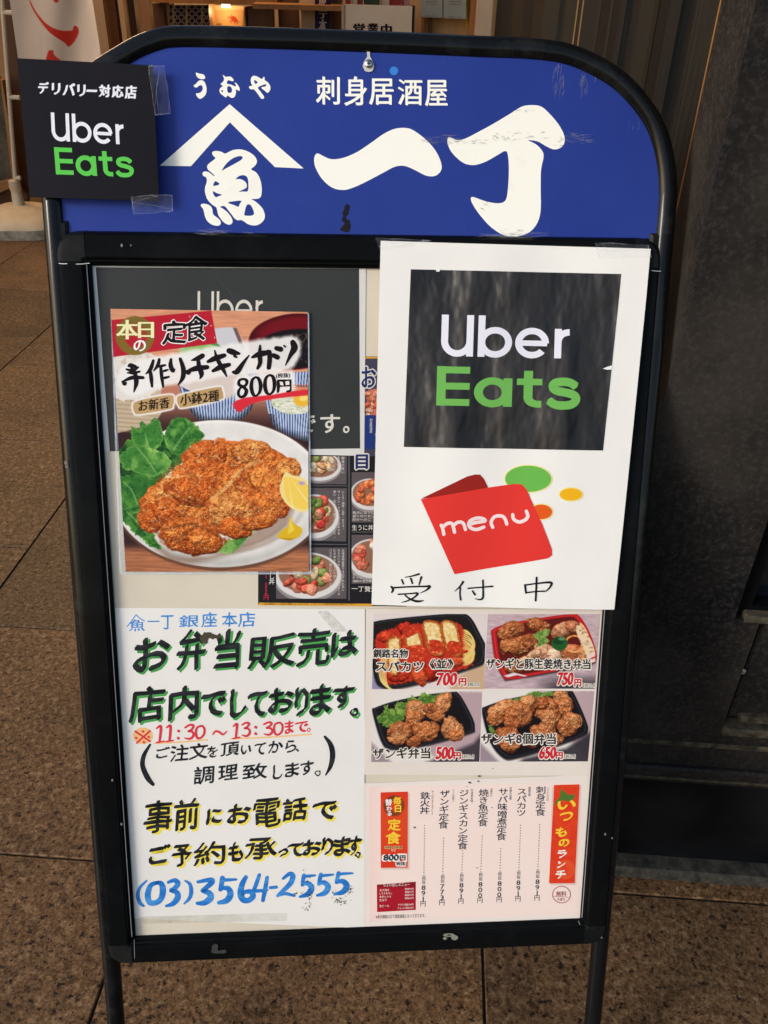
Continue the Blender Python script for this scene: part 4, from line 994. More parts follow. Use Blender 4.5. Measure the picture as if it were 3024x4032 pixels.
# chips and rust on posts and rails
chip = mat('chip_grey', (.16, .15, .14, 1), .7); rust = mat('rust_spot', (.11, .045, .02, 1), .8)
b = MB()
for x, y, rx, ry, w in [(960,3712,26,12,.0131),(985,3722,12,8,.0132)]: pass
for i, (x, y, rx, ry) in enumerate([(1768,3682,24,7),(1790,3692,14,10),(1752,3695,8,6)]): disc(b, board, (x, y), rx, ry, .0132+i*EPS, 11, .35 if i == 0 else 0)
b.obj('paint_chip', mat('chip_pale', (.20, .20, .16, 1), .7), BE)
b = MB(); ragged(b, board, ID, [(836,3722),(858,3720),(858,3742),(888,3740),(888,3752),(838,3752)], .0133, 2, 1); b.obj('label_scrap', mat('scrap_grey', (.028, .028, .028, 1), .6), BE)
b = MB()
for i, (x, y, r_) in enumerate([(479,966,5),(515,966,3),(2383,3285,4),(2410,3300,3),(2369,3692,3),(442,3072,4),(258,1822,6),(261,1837,5),(478,3245,4),(1497,970,4)]): disc(b, board, (x, y), r_, r_*1.4, .0135, 8); b.cut()
b.obj('paint_chip', chip, BE)
lipm = mat('cover_edge_glint_pale', (.34, .33, .34, 1), .3, .5)  # pale strips painted as the highlight along the cover edge
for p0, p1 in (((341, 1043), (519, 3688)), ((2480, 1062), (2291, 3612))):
    b = MB(); stroke(b, board, [p0, ((p0[0]+p1[0])/2, (p0[1]+p1[1])/2), p1], 3.0, .0078, n=6); b.obj('cover_edge_glint', lipm, BE)
# ================================================================== PAPERS ON THE BOARD
BLK = flat('ink_black', (30, 30, 32)); 
def paper(name, quad, w, label, cat, material, thick=.0003, n=1, wob=0.0, part='paper_sheet', group=None):
    c = ((np.array(quad[2])+np.array(quad[3]))/2); u, v = S(c[0], c[1], w)
    fr = Fr(name, u, v, w, label, cat, group); fr.flat_k = .28
    if wob: fr.ripple = (wob, [random.Random(len(name)).uniform(0, 6) + i for i in range(4)]); wob = 0
    sheet(fr, part, quad, w-thick, w, material, n=n, wob=wob)
    return fr
# ---- round geometric letters (straight bars and rings)
def bar(b, fr, z, x0, y0, x1, y1, wd, w):
    p0, p1 = np.array([x0, y0], float), np.array([x1, y1], float); d = (p1-p0)/np.linalg.norm(p1-p0); n = np.array([-d[1], d[0]])*wd/2
    polygon(b, fr, [z([p0-n, p1-n, p1+n, p0+n])], w)
def ring(b, fr, z, cx, cy, rx, ry, wd, w, a0=0, a1=360, wv=None):
    k = max(8, int(abs(a1-a0)/9)); a = np.radians(np.linspace(a0, a1, k+1)); wv = wv or wd
    o = np.stack([cx+rx*np.cos(a), cy+ry*np.sin(a)], -1); i = np.stack([cx+(rx-wd)*np.cos(a), cy+(ry-wv)*np.sin(a)], -1)
    if a1-a0 >= 359: polygon(b, fr, [z(o[:-1]), z(i[:-1])], w)
    else: polygon(b, fr, [z(np.concatenate([o, i[::-1]]))], w)
class Aff:
    """letter space -> pixels: origin, x vector, y vector"""
    def __init__(s, o, ex, ey): s.o, s.ex, s.ey = map(lambda t: np.array(t, float), (o, ex, ey)); s.k = float(np.linalg.norm(s.ex))
    def __call__(s, pts): p = np.asarray(pts, float); return s.o + p[..., :1]*s.ex + p[..., 1:]*s.ey
def word_uber(b, fr, A, w, t=13.5):
    # letter space: cap height 100, baseline y = 0 going down (y negative is up)
    bar(b, fr, A, t/2, -100, t/2, -35, t, w); bar(b, fr, A, 72-t/2, -100, 72-t/2, 0, t, w+EPS); ring(b, fr, A, 36, -37, 36, 38, t, w+.3*EPS, 0, 180)
    bar(b, fr, A, 90, -100, 90, 0, t, w); ring(b, fr, A, 121, -35.5, 38, 37, t, w+EPS)
    ring(b, fr, A, 204, -35.5, 38, 37, t, w, 40, 360); bar(b, fr, A, 174, -35, 238, -35, t*.85, w+EPS)
    bar(b, fr, A, 262, -71, 262, 0, t, w); ring(b, fr, A, 288, -42, 33, 29, t, w+EPS, 180, 268)
def word_eats(b, fr, A, w, t=17):
    bar(b, fr, A, t/2, -100, t/2, 0, t, w); 
    for y in (-100+t/2, -50, -t/2): bar(b, fr, A, t*.5, y, 66, y, t*.95, w+EPS*(2 if y == -50 else 1))
    ring(b, fr, A, 112, -36, 37, 38, t, w); bar(b, fr, A, 143, -72, 143, 0, t, w+EPS)
    bar(b, fr, A, 184, -92, 184, -22, t, w); bar(b, fr, A, 161, -64, 212, -64, t*.9, w+EPS); ring(b, fr, A, 200, -24, 24.5, 24, t, w+2*EPS, 90, 180)
    bar(b, fr, A, 199, -8, 211, -8, t*.95, w+3*EPS)
    stroke(b, fr, A([(279,-55),(267,-64),(252,-66),(237,-62),(233,-52),(241,-43),(258,-39),(275,-33),(280,-22),(272,-10),(255,-6),(238,-8),(226,-18)]), t*.93*A.k, w+EPS, taper=(.35, .35))

# ---- black delivery card taped over the left shoulder of the arch
card = paper('delivery_card', [(67,229),(600,257),(627,791),(117,776)], .0165, 'square black delivery card with white and green lettering, taped to the blue header', 'sign card',
             mottled('card_black', rgb(26, 26, 32), rgb(32, 30, 36), 6, .5, .07), thick=.0012, part='card')
ZC = Z(0, 0, 700/1548); CW = .0168
wht = flat('ink_white', (244, 246, 255)); grn = flat('ink_green', (98, 212, 88))
A = Aff(ZC([(437,1222)])[0], (2.33*ZC.k, .10*ZC.k), (-.0*ZC.k, 2.46*ZC.k))
A.o = ZC([(452,1224)])[0]; A.ey = np.array([.11, 2.46])*ZC.k; A.ex = np.array([2.19, .12])*ZC.k
letter('lettering', lambda b: word_uber(b, card, A, CW, 14), wht, card.e)
A2 = Aff(ZC([(487,1518)])[0], np.array([2.37, .085])*ZC.k, np.array([.19, 2.37])*ZC.k)
letter('lettering', lambda b: word_eats(b, card, A2, CW), grn, card.e)
def deri(b):
    for i, (c, bx) in enumerate(zip('デリバリー対応店', [(330,712,425,815),(450,722,525,822),(545,722,655,830),(672,735,745,838),(752,780,845,800),(860,735,962,845),(972,740,1075,850),(1085,742,1190,860)])):
        ink(b, card, c, bx, CW, slope=.04, bold=.015, nib=9, z=ZC)
letter('lettering', deri, wht, card.e)
def tape(fr, quad, w, crease=None, seed=0, name='tape'):
    q = np.array(quad, float); rs = np.random.RandomState(seed); pts = []
    for i in range(4):
        a, c = q[i], q[(i+1) % 4]
        for t in np.linspace(0, 1, 9)[:-1]: pts.append(a*(1-t)+c*t + rs.normal(0, 1.3, 2))
    b = MB(); polygon(b, fr, [pts], w); o = b.obj(name, M['tape'], fr.e)
    b = MB(); n = len(pts)
    cen = q.mean(0); inn = [p + (cen-p)*.035 + rs.normal(0, .8, 2) for p in pts]
    polygon(b, fr, [pts, inn], w+.0001)
    for k in range(3):
        a = pts[rs.randint(n)]; c = pts[rs.randint(n)]; m_ = (a+c)/2+rs.normal(0, 10, 2); stroke(b, fr, [a, m_, c], [.6, 1.4, .4], w+.0002+k*EPS)
    b.obj('crease', M['tape_edge'], o)
    return o
tape(card, ZC([(1285,572),(1430,572),(1490,990),(1350,1000)]), .0172, seed=1)
tape(card, ZC([(1140,1710),(1500,1695),(1506,1840),(1160,1865)]), .0172, seed=2)

# ---- sheets under the frame: dark delivery poster and menu poster, bottom sheets
dark = paper('delivery_poster', [(352,1036),(1441,1048),(1434,1795),(400,1775)], .0006, 'dark grey delivery poster with white border, mostly hidden behind the fried chicken poster', 'poster', paper_mat('poster_border', (226, 226, 222), .3, .5))
sheet(dark, 'printed_block', [(377,1052),(1414,1058),(1418,1766),(432,1777)], .0006, .0008, mottled('poster_slate', rgb(52, 54, 54), rgb(62, 64, 62), 3, .4, .2), n=6)
lw = flat('ink_offwhite', (226, 222, 210))
ZP = Z(200, 950, 1312/1659)
A = Aff(ZP([(730,395)])[0], np.array([1.13, .012])*ZP.k, np.array([-.01, 1.47])*ZP.k)
letter('lettering', lambda b: word_uber(b, dark, A, .0010, 11), lw, dark.e)
def desu(b):
    for c, bx in zip('です。', [(1232,868,1318,950),(1342,862,1440,955),(1455,920,1487,955)]): ink(b, dark, c, bx, .0010, bold=.008, nib=3, z=ZP)
letter('lettering', desu, lw, dark.e)
seal = flat('ink_offwhite', (226, 222, 210))
letter('scratch_line', lambda b: stroke(b, dark, ZP([(800,120),(850,210),(900,265),(930,330)]), [.6,1.4,1.6,.5], .0012), scuff, dark.e)

menu = paper('seafood_menu_poster', [(1020,1402),(1600,1404),(1600,2388),(1016,2380)], .0003, 'dark seafood bowl menu poster with orange border, showing between the chicken poster and the white paper', 'poster', flat('menu_black', (34, 33, 38), .4, .12))
menu.e['label'] = 'dark seafood bowl menu poster with orange border, showing between chicken poster and white paper'
bowlw = (225, 222, 220)
def bowl_pic(p, cx, cy, rx, ry, kind, seed):
    p.disc(cx, cy+ry*.12, rx*1.08, ry*1.0, (150,146,148)); p.disc(cx, cy, rx*1.05, ry*.98, bowlw); p.disc(cx, cy-ry*.08, rx*.92, ry*.82, (150, 110, 90))
    rs = np.random.RandomState(seed)
    pal = {'uni': [(232,120,70),(240,140,80),(225,100,70)], 'mix': [(214,90,70),(235,150,120),(240,215,170),(200,60,50),(120,150,70)], 'scal': [(232,214,180),(240,225,190),(225,170,120),(130,150,80)], 'fish': [(220,110,85),(235,140,110),(205,80,70),(230,220,210)]}[kind]
    for i in range(26):
        a = rs.uniform(0, 6.28); r = math.sqrt(rs.uniform(0, 1))*.72
        p.lump(cx+rx*r*math.cos(a), cy-ry*.1+ry*r*math.sin(a), rx*rs.uniform(.12, .26), ry*rs.uniform(.14, .28), pal[rs.randint(len(pal))], rs.uniform(0, 180), .18, rx*.16, seed*31+i, (255,235,215), (120,40,30), .5)
def menu_top(p):
    p.C[:] = (70, 66, 84); X, Y = p.X, p.Y
    p.over(sm(590, 560, Y)*0+ (Y < 585), (222, 165, 60)); 
    p.poly([(1560,585),(1660,585),(1660,1070),(1560,1070)], (72, 70, 92))
    p.poly([(1575,740),(1660,735),(1660,870),(1570,870)], (215, 120, 100), noise=12)
    for i in range(9): p.lump(1575+14*(i % 4), 760+28*(i//4+i % 3), 20, 13, [(230,150,125),(215,95,75),(240,190,165)][i % 3], i*40, .2, 8, i)
    p.poly([(1562,865),(1618,865),(1618,1035),(1562,1035)], (38, 60, 128)); p.poly([(1618,870),(1660,870),(1660,960),(1620,960)], (165, 45, 40)); p.poly([(1618,960),(1660,960),(1660,1130),(1618,1130)], (205, 200, 195), noise=9)
picture(menu, 'printed_photo', ZP([(1563,575),(1640,575),(1640,1070),(1563,1070)]), .0005, ZP, menu_top)
def pic_maker(bg_, items):
    def f(p):
        p.C[:] = bg_; n = fbm(p.X*.3, p.Y, 30, 3, 2); p.over(n*.35, (120, 110, 110))
        for it in items: bowl_pic(p, *it)
    return f
for q, it in [([(1290,1070),(1475,1070),(1472,1210),(1290,1210)], (1335, 1120, 105, 75, 'scal', 3)), ([(1280,1228),(1474,1230),(1470,1495),(1280,1490)], (1310, 1370, 118, 112, 'mix', 4)), ([(1122,1525),(1474,1525),(1472,1780),(1122,1780)], (1280, 1665, 158, 118, 'mix', 6)),
              ([(1498,1150),(1640,1150),(1640,1400),(1498,1400)], (1590, 1260, 95, 80, 'uni', 7)), ([(1498,1462),(1640,1462),(1640,1705),(1498,1705)], (1600, 1580, 112, 100, 'fish', 8))]:
    picture(menu, 'printed_photo', ZP(q), .0006 if it[0] < 1500 else .00065, ZP, pic_maker((92, 84, 88), [it]))
wtx = flat('ink_menu_white', (225, 222, 216)); 
def mtext(b):
    w = .0009
    vtext(b, menu, '鮮度の良い', 1455, 1080, 1455, 1150, 15, w, z=ZP); vtext(b, menu, 'る特製ゴマ', 1432, 1078, 1432, 1150, 15, w, z=ZP); vtext(b, menu, 'っぷりに', 1412, 1090, 1412, 1140, 15, w, z=ZP)
    vtext(b, menu, 'いくら・海老・玉子・まぐろ・', 1455, 1248, 1455, 1432, 13.5, w, z=ZP); vtext(b, menu, 'サーモン・イワシなどのネタを', 1434, 1248, 1434, 1455, 14, w, z=ZP); vtext(b, menu, '使い、彩りよく盛り付けました。', 1413, 1248, 1413, 1470, 14, w, z=ZP)
    vtext(b, menu, '北海道物産展では必ず大人気に', 1455, 1540, 1455, 1735, 13, w, z=ZP); vtext(b, menu, 'なるかにチラシを、紅ズワイガニの', 1434, 1540, 1434, 1758, 13, w, z=ZP); vtext(b, menu, 'むき身をたっぷり使って', 1413, 1540, 1413, 1700, 13, w, z=ZP); vtext(b, menu, 'バラちらし風に仕上げました。', 1393, 1540, 1393, 1730, 13, w, z=ZP)
    ink(b, menu, '贅沢に生うに', (1503,1345,1610,1358), w, z=ZP); ink(b, menu, '盛り付けまし', (1503,1362,1610,1375), w, z=ZP); ink(b, menu, '自分へのご', (1503,1379,1595,1392), w, z=ZP)
    ink(b, menu, '生うに丼', (1500,1412,1605,1440), w, z=ZP, bold=.012); ink(b, menu, '甘海老をどっ', (1503,1652,1605,1665), w, z=ZP); ink(b, menu, 'そうなくらい', (1503,1669,1600,1681), w, z=ZP); ink(b, menu, '海鮮の宝石箱', (1503,1686,1598,1699), w, z=ZP)
    ink(b, menu, '一丁贅沢', (1498,1718,1625,1745), w, z=ZP, bold=.012, slope=.03)
    vtext(b, menu, 'らし丼', 1103, 1645, 1100, 1695, 28, w, z=ZP, bold=.01); vtext(b, menu, '刺身居酒屋', 1594, 890, 1594, 948, 14, w, z=ZP)
letter('lettering', mtext, wtx, menu.e)
letter('lettering', lambda b: vtext(b, menu, '1,556円', 1072, 1672, 1072, 1775, 26, .0009, z=ZP, bold=.01), flat('ink_red', (205, 50, 70)), menu.e)
navy = flat('ink_navy', (44, 52, 104))
def bigk(b, wd, hl, w):
    ink(b, menu, 'お', (1545,625,1620,730), w, z=ZP, nib=6, bold=.01, halo=hl, cut=True); ink(b, menu, '目', (1517,1062,1580,1135), w, z=ZP, nib=6, bold=.01, halo=hl)
letter('lettering', lambda b: bigk(b, 0, 7, .00085), wtx, menu.e); letter('lettering', lambda b: bigk(b, 0, 0, .0013), navy, menu.e)
b = MB(); bar(b, menu, ZP, 1036, 1806, 1600, 1812, 13, .00091); b.obj('orange_border', flat('menu_orange', (225, 165, 60)), menu.e)
b = MB(); bar(b, menu, ZP, 1290, 1218, 1476, 1218, 3, .0008); b.cut(); bar(b, menu, ZP, 1290, 1508, 1476, 1510, 3, .0008); b.cut(); bar(b, menu, ZP, 1485, 1070, 1485, 1790, 5, .00082); b.cut(); bar(b, menu, ZP, 1498, 1448, 1640, 1448, 3, .0008)
b.obj('divider_line', flat('menu_grey', (110, 108, 108)), menu.e)
letter('lettering', lambda b: ink(b, menu, '※表示価格はすべて税抜き価格となっております。テイクアウトの場合は税率8%の価格となります。', (1058,1800,1515,1812), .0011, z=ZP), flat('ink_brown', (90, 60, 20)), menu.e)

# ---- white notice over the right half of the frame
note = paper('menu_notice', [(1499,948),(2561,980),(2417,2399),(1463,2381)], .0155, 'large white paper with black block, green lettering and red menu drawing, taped over frame', 'notice', M['white_sheet'], n=36, wob=.0018)
NW = .0166
ZN = Z(1400, 900, 1300/1659)
def crumple():
    m = mat('printed_black', rgb(44, 41, 40), .48, .5); t = NT(m); v = t.coord((1, .22, 1)); v2 = t.coord((1, .5, 1))
    f = t.noise(v, 16, 1.5, .4); g = t.noise(v2, 22, 3, .5)
    c = t.ramp(f, [(.35, rgb(36, 34, 34)), (.60, rgb(46, 43, 42)), (.78, rgb(66, 62, 60))])  # paler streaks in the colour imitate sheen on the vertical folds
    t.l(c, t.p.inputs['Base Color']); t.bump(t.mix(.30, f, g), 1.0, .045); return m
sheet(note, 'printed_block', [(1618,1060),(2445,1079),(2372,1773),(1590,1760)], NW-.0001, NW+.0001, crumple(), n=40)
wn = flat('ink_white2', (240, 240, 252)); gn = flat('ink_green2', (116, 188, 92)); NL = NW+.0004
A = Aff(ZN([(428,640)])[0], np.array([2.24, .045])*ZN.k, np.array([-.07, 2.08])*ZN.k)
letter('lettering', lambda b: word_uber(b, note, A, NL, 15.5), wn, note.e)
A = Aff(ZN([(405,889)])[0], np.array([2.50, .045])*ZN.k, np.array([-.06, 1.98])*ZN.k)
letter('lettering', lambda b: word_eats(b, note, A, NL, 18), gn, note.e)
cut = flat('paper_white', (248, 247, 243))
b = MB(); polygon(b, note, [ZN([(402,200),(428,200),(428,206),(424,210),(424,216),(406,216),(406,210),(402,206)])], NL); b.obj('print_gap', cut, note.e)
b = MB(); polygon(b, note, [ZN([(1240,703),(1262,694),(1285,688),(1290,695),(1284,708),(1260,709)])], NL); b.obj('print_gap', cut, note.e)
# menu drawing
letter('red_folder_back', lambda b: polygon(b, note, [ZN([(328,1357),(560,1245),(600,1235),(625,1236),(645,1258),(665,1300),(500,1340)])], NL), flat('menu_darkred', (158, 40, 34)), note.e)
yl = flat('halo_yellow', (250, 240, 150))
def blob(c, cx, cy, rx, ry, k):
    b = MB(); disc(b, note, ZN([(cx, cy)])[0], (rx+5)*ZN.k, (ry+5)*ZN.k, NL-.0001+k*EPS, 36); o = b.obj('dot_halo', yl, note.e)
    b = MB(); disc(b, note, ZN([(cx, cy)])[0], rx*ZN.k, ry*ZN.k, NL+k*EPS, 36); b.obj('coloured_dot', c, o)
blob(flat('dot_green', (112, 190, 84)), 867, 1257, 115, 66, 1); blob(flat('dot_amber', (250, 188, 32)), 1080, 1334, 56, 31, 2); blob(flat('dot_orange', (234, 96, 34)), 932, 1422, 54, 37, 3)
letter('red_folder', lambda b: polygon(b, note, [ZN([(328,1360),(500,1330),(660,1302),(800,1283),(835,1285),(860,1310),(880,1360),(935,1480),(985,1610),(985,1640),(965,1655),(800,1685),(640,1712),(497,1736)])], NL+.0002), flat('menu_red', (232, 60, 54)), note.e)
pk = flat('ink_pinkwhite', (252, 232, 232)); b = MB(); t_ = 17; wl = NL+.0005
strokes(b, note, ZN, wl, [([(443,1535),(437,1505),(430,1490)], t_), ([(437,1500),(460,1482),(485,1483),(497,1525)], t_), ([(492,1490),(515,1475),(540,1480),(552,1512)], t_),
  ([(572,1488),(600,1478),(650,1470),(640,1458),(610,1455),(580,1466),(568,1485),(580,1505),(610,1512),(645,1500)], t_),
  ([(690,1502),(682,1475),(700,1448),(735,1445),(752,1460),(760,1485)], t_), ([(790,1438),(795,1460),(820,1474),(850,1465),(865,1445),(858,1420)], t_)])
b.obj('lettering', pk, note.e)
# hand-written 受付中
b = MB(); K = lambda l: [(p, w_) for p, w_ in l]
strokes(b, note, ZN, NL, cuts=(8, 13), lst=K([([(318,1735),(285,1745),(248,1752)], [10,7,4]), ([(232,1765),(240,1785)], [9,8]), ([(277,1757),(285,1782)], [9,8]), ([(330,1750),(318,1790)], [10,6]),
 ([(180,1800),(188,1815),(182,1828)], [10,11,8]), ([(185,1806),(260,1800),(345,1797),(372,1797),(355,1815),(325,1830)], [9,8,9,13,8,3]),
 ([(215,1838),(270,1834),(312,1832),(290,1855),(255,1872),(230,1878)], [8,7,10,8,7,3]), ([(248,1842),(275,1862),(310,1872),(340,1868)], [7,9,12,5]),
 ([(540,1775),(522,1800),(498,1822)], [11,8,3]), ([(526,1805),(524,1835),(528,1865)], [8,8,9]), ([(565,1808),(630,1803),(688,1798)], [8,7,9]), ([(640,1768),(641,1820),(640,1855),(625,1865),(600,1860)], [9,9,10,8,3]), ([(588,1822),(600,1840)], [8,10]),
 ([(850,1790),(855,1830)], [11,9]), ([(850,1790),(920,1780),(980,1777),(975,1800),(955,1820)], [8,8,12,9,6]), ([(858,1828),(905,1822),(950,1820)], [8,7,8]), ([(908,1752),(906,1810),(903,1868)], [10,10,9])]))
b.obj('lettering', BLK, note.e)
tape(note, [(1478,935),(1700,945),(1640,965),(1495,988)], .0176, seed=5)
tape(note, [(2345,955),(2555,965),(2565,1012),(2358,1016)], .0176, seed=6)

# ---- hand-written sheet
hand = paper('handwritten_sheet', [(452,2393),(1437,2398),(1434,3655),(520,3616)], .0009, 'white sheet with hand brushed bento notice and blue telephone number, lower left of board', 'notice', M['hand_sheet'])
hand.e['label'] = 'white hand lettered sheet with green and yellow shadowed text and blue telephone number'
b_ = sheet(hand, 'sheet_extension', [(1300,2398),(1437,2398),(1434,3655),(1380,3655)], .0005, .0008, M['hand_sheet'])
ZH = Z(450, 2350, 1050/1659); h1 = .0012
line1 = list(zip('お弁当販売は', [(110,240,345,472),(380,192,565,468),(612,200,785,458),(822,225,1125,458),(1125,185,1340,442),(1338,208,1515,382)]))
line2 = list(zip('店内でしております。', [(80,548,312,792),(330,548,530,772),(530,585,695,755),(712,570,822,757),(822,585,952,752),(948,560,1120,732),(1115,558,1210,745),(1210,540,1352,742),(1350,545,1492,700),(1462,692,1520,747)]))
line3 = list(zip('事前にお電話で', [(178,1262,362,1480),(365,1250,528,1458),(567,1312,672,1418),(695,1285,852,1418),(860,1250,1032,1440),(1040,1243,1202,1402),(1230,1268,1390,1395)]))
line4 = list(zip('ご予約も承っております。', [(205,1535,352,1668),(350,1535,482,1688),(488,1518,692,1675),(700,1525,802,1655),(802,1492,1012,1645),(1010,1568,1082,1622),(1072,1528,1182,1622),(1165,1508,1292,1618),(1287,1492,1362,1612),(1355,1488,1472,1618),(1448,1488,1537,1612),(1495,1588,1532,1625)]))
small1 = list(zip('ご注文を頂いてから、', [(255,933,347,1008),(343,918,462,1028),(463,905,582,1018),(575,928,642,1005),(658,903,777,997),(785,918,852,985),(868,908,942,988),(955,893,1047,977),(1060,888,1132,972),(1125,945,1150,967)]))
small2 = list(zip('調理致します。', [(488,1048,622,1172),(643,1043,767,1147),(793,1033,952,1142),(983,1043,1047,1142),(1058,1028,1152,1127),(1153,1018,1242,1117),(1245,1080,1285,1117)]))
def hand_line(name, line, material, w, nib, dx=0, dy=0, slope=-.10, ang=-50, bold=0.0, wob=2.2):
    b = MB()
    for i, (c, bx) in enumerate(line):
        l, t_, r, bt = bx; s_ = slope if c not in '。、' else 0
        pad = abs(slope)*(r-l)/2*.8 if c not in '。、' else 0
        nk = .62 if c in '販電事売' else (.78 if c in '店前話約承弁' else 1.0); nn = nib*nk
        ink(b, hand, c, (l+dx, t_+dy+pad, r+dx, bt+dy-pad), w + (i % 2)*.00012, slope=s_, nib=nn if c not in '。、' else nib*.4, nibang=ang, z=ZH, bold=bold, wob=wob, shear=.04)
    return b.obj(name, material, hand.e)
gsh = flat('brush_green', (76, 166, 84)); ysh = flat('brush_yellow', (246, 226, 84)); bk = mottled('brush_black', rgb(26, 28, 34), rgb(62, 64, 70), 70, .4, .2, stretch=(.5, 2, 1), lo=.45, hi=.75)
for ln, sh, nb in ((line1, gsh, 21), (line2, gsh, 19), (line3, ysh, 15), (line4, ysh, 14)):
    hand_line('lettering_shadow', ln, sh, h1, nb*1.25, 13, 11); hand_line('lettering', ln, bk, h1+.0004, nb)
hand_line('lettering', small1, bk, h1+.0004, 6, wob=1.2); hand_line('lettering', small2, bk, h1+.0004, 6.5, wob=1.2)
b = MB(); strokes(b, hand, ZH, h1+.0004, cuts=(1,), lst=[([(222,922),(185,985),(175,1050),(205,1125),(240,1168)], [14,26,30,34,22]), ([(1310,872),(1345,920),(1358,985),(1345,1055),(1315,1110)], [16,30,34,26,8])]); b.obj('lettering', bk, hand.e)
red = flat('brush_red', (224, 62, 78)); ora = flat('brush_orange', (248, 196, 132))
b = MB(); strokes(b, hand, ZH, h1, [([(250,912),(400,905),(580,890)], 9), ([(725,884),(1000,872),(1225,855)], 9)]); disc(b, hand, ZH([(178,866)])[0], 62*ZH.k, 52*ZH.k, h1+.0001, 24); b.obj('orange_underline', ora, hand.e)
b = MB(); W2 = h1+.0003
strokes(b, hand, ZH, W2, [([(130,838),(222,900)], 12), ([(222,835),(140,910)], 12), ([(176,838),(180,840)], 14), ([(134,878),(138,880)], 14), ([(212,872),(216,874)], 14), ([(182,905),(186,907)], 14),
 ([(262,820),(288,806),(286,860),(280,905)], [10,17,17,15]), ([(262,908),(310,900)], 10), ([(325,815),(348,803),(347,855),(342,898)], [10,17,17,15]), ([(322,902),(366,895)], 10), ([(398,835),(401,838)], 17), ([(396,880),(399,883)], 17),
 ([(440,815),(470,798),(492,805),(480,828),(458,838),(485,842),(492,865),(470,885),(438,880)], [12,14,16,14,12,14,17,15,8]), ([(538,805),(515,815),(507,845),(515,878),(535,880),(556,858),(560,825),(548,806),(536,806)], [13,14,15,15,14,15,15,13,11]),
 ([(612,858),(630,838),(655,845),(675,858),(700,838)], [9,13,14,12,7]),
 ([(740,808),(762,792),(760,835),(755,880)], [9,16,16,14]), ([(738,884),(780,876)], 10), ([(795,798),(820,785),(838,792),(825,812),(808,820),(835,824),(842,848),(822,868),(795,862)], [11,13,15,13,11,13,16,14,8]), ([(878,812),(881,815)], 17), ([(878,852),(881,855)], 17),
 ([(930,795),(960,782),(978,790),(962,810),(945,818),(975,822),(982,842),(962,860),(932,855)], [11,13,15,13,11,13,16,14,8]), ([(1022,785),(1000,795),(993,825),(1002,855),(1022,858),(1042,838),(1046,805),(1034,787),(1020,786)], [12,13,14,14,13,14,14,12,10])])
ink(b, hand, 'ま', (1058,770,1118,855), W2, z=ZH, nib=9, slope=-.08); ink(b, hand, 'で', (1122,775,1208,845), W2, z=ZH, nib=9, slope=-.08); ink(b, hand, '。', (1198,815,1222,842), W2, z=ZH, nib=3)
b.obj('lettering', red, hand.e)
blu = flat('pen_blue', (70, 146, 222)); b = MB()
strokes(b, hand, ZH, h1, [([(135,112),(108,150),(80,185)], 6), ([(135,112),(160,135),(188,150)], 6)])
for c, bx in zip('魚一丁銀座本店', [(92,140,190,215),(208,148,282,156),(290,115,370,202),(402,112,525,190),(540,98,640,188),(668,98,765,188),(770,95,878,188)]): ink(b, hand, c, bx, h1+.0001, z=ZH, nib=3.0 if c != '一' else 0, slope=-.03, wob=1)
b.obj('lettering', blu, hand.e)
tel = mottled('brush_blue', rgb(36, 120, 206), rgb(86, 166, 232), 60, .4, .2, stretch=(.6, 1.5, 1), lo=.45, hi=.7); b = MB(); q = 1.0
strokes(b, hand, ZH, h1+.0002, [([(200,1768),(158,1812),(146,1860),(160,1905),(183,1925)], [12,20,24,24,14]),
 ([(268,1780),(228,1795),(208,1850),(218,1900),(255,1905),(290,1880),(302,1825),(290,1785),(262,1780)], [24,30,38,36,34,36,40,32,22]),
 ([(335,1778),(375,1765),(395,1785),(375,1815),(350,1828),(385,1838),(395,1870),(365,1910),(322,1925)], [18,28,34,30,24,32,38,32,16]),
 ([(440,1768),(470,1790),(478,1840),(465,1880),(435,1910)], [12,22,26,22,12]),
 ([(520,1775),(600,1762),(605,1780),(560,1820),(548,1830),(590,1845),(598,1875),(560,1905),(515,1908)], [20,30,34,28,26,36,42,36,20]),
 ([(672,1752),(665,1800),(660,1822)], [32,30,28]), ([(665,1765),(720,1762),(758,1760)], [22,20,14]), ([(662,1815),(705,1815),(722,1850),(700,1890),(650,1905)], [22,32,40,38,24]),
 ([(818,1745),(795,1790),(785,1845),(800,1885),(835,1890),(862,1865),(850,1838),(815,1838),(795,1860)], [26,34,40,38,34,36,32,26,18]),
 ([(902,1732),(884,1785),(866,1828)], [22,26,24]), ([(866,1832),(915,1830),(950,1826)], [22,22,16]), ([(950,1748),(938,1820),(924,1890)], [22,27,24]),
 ([(970,1812),(1008,1808)], [20,20]),
 ([(1050,1755),(1090,1725),(1110,1740),(1095,1785),(1050,1830),(1015,1862)], [18,26,34,32,26,18]), ([(1015,1862),(1060,1848),(1120,1862)], [18,22,16]),
 ([(1180,1735),(1172,1775),(1170,1795)], [26,24,22]), ([(1175,1742),(1215,1738),(1250,1735)], [18,18,12]), ([(1170,1790),(1205,1785),(1228,1815),(1205,1850),(1155,1868)], [20,30,36,34,16]),
 ([(1285,1730),(1275,1775),(1272,1790)], [26,24,22]), ([(1280,1738),(1320,1735),(1362,1730)], [18,18,12]), ([(1272,1788),(1305,1780),(1330,1808),(1308,1845),(1262,1860)], [20,30,36,34,16]),
 ([(1395,1722),(1385,1765),(1382,1780)], [26,24,22]), ([(1390,1728),(1435,1725),(1482,1722)], [18,18,12]), ([(1382,1778),(1420,1772),(1445,1800),(1422,1838),(1370,1852)], [20,32,38,34,16])])
b.obj('lettering', tel, hand.e)
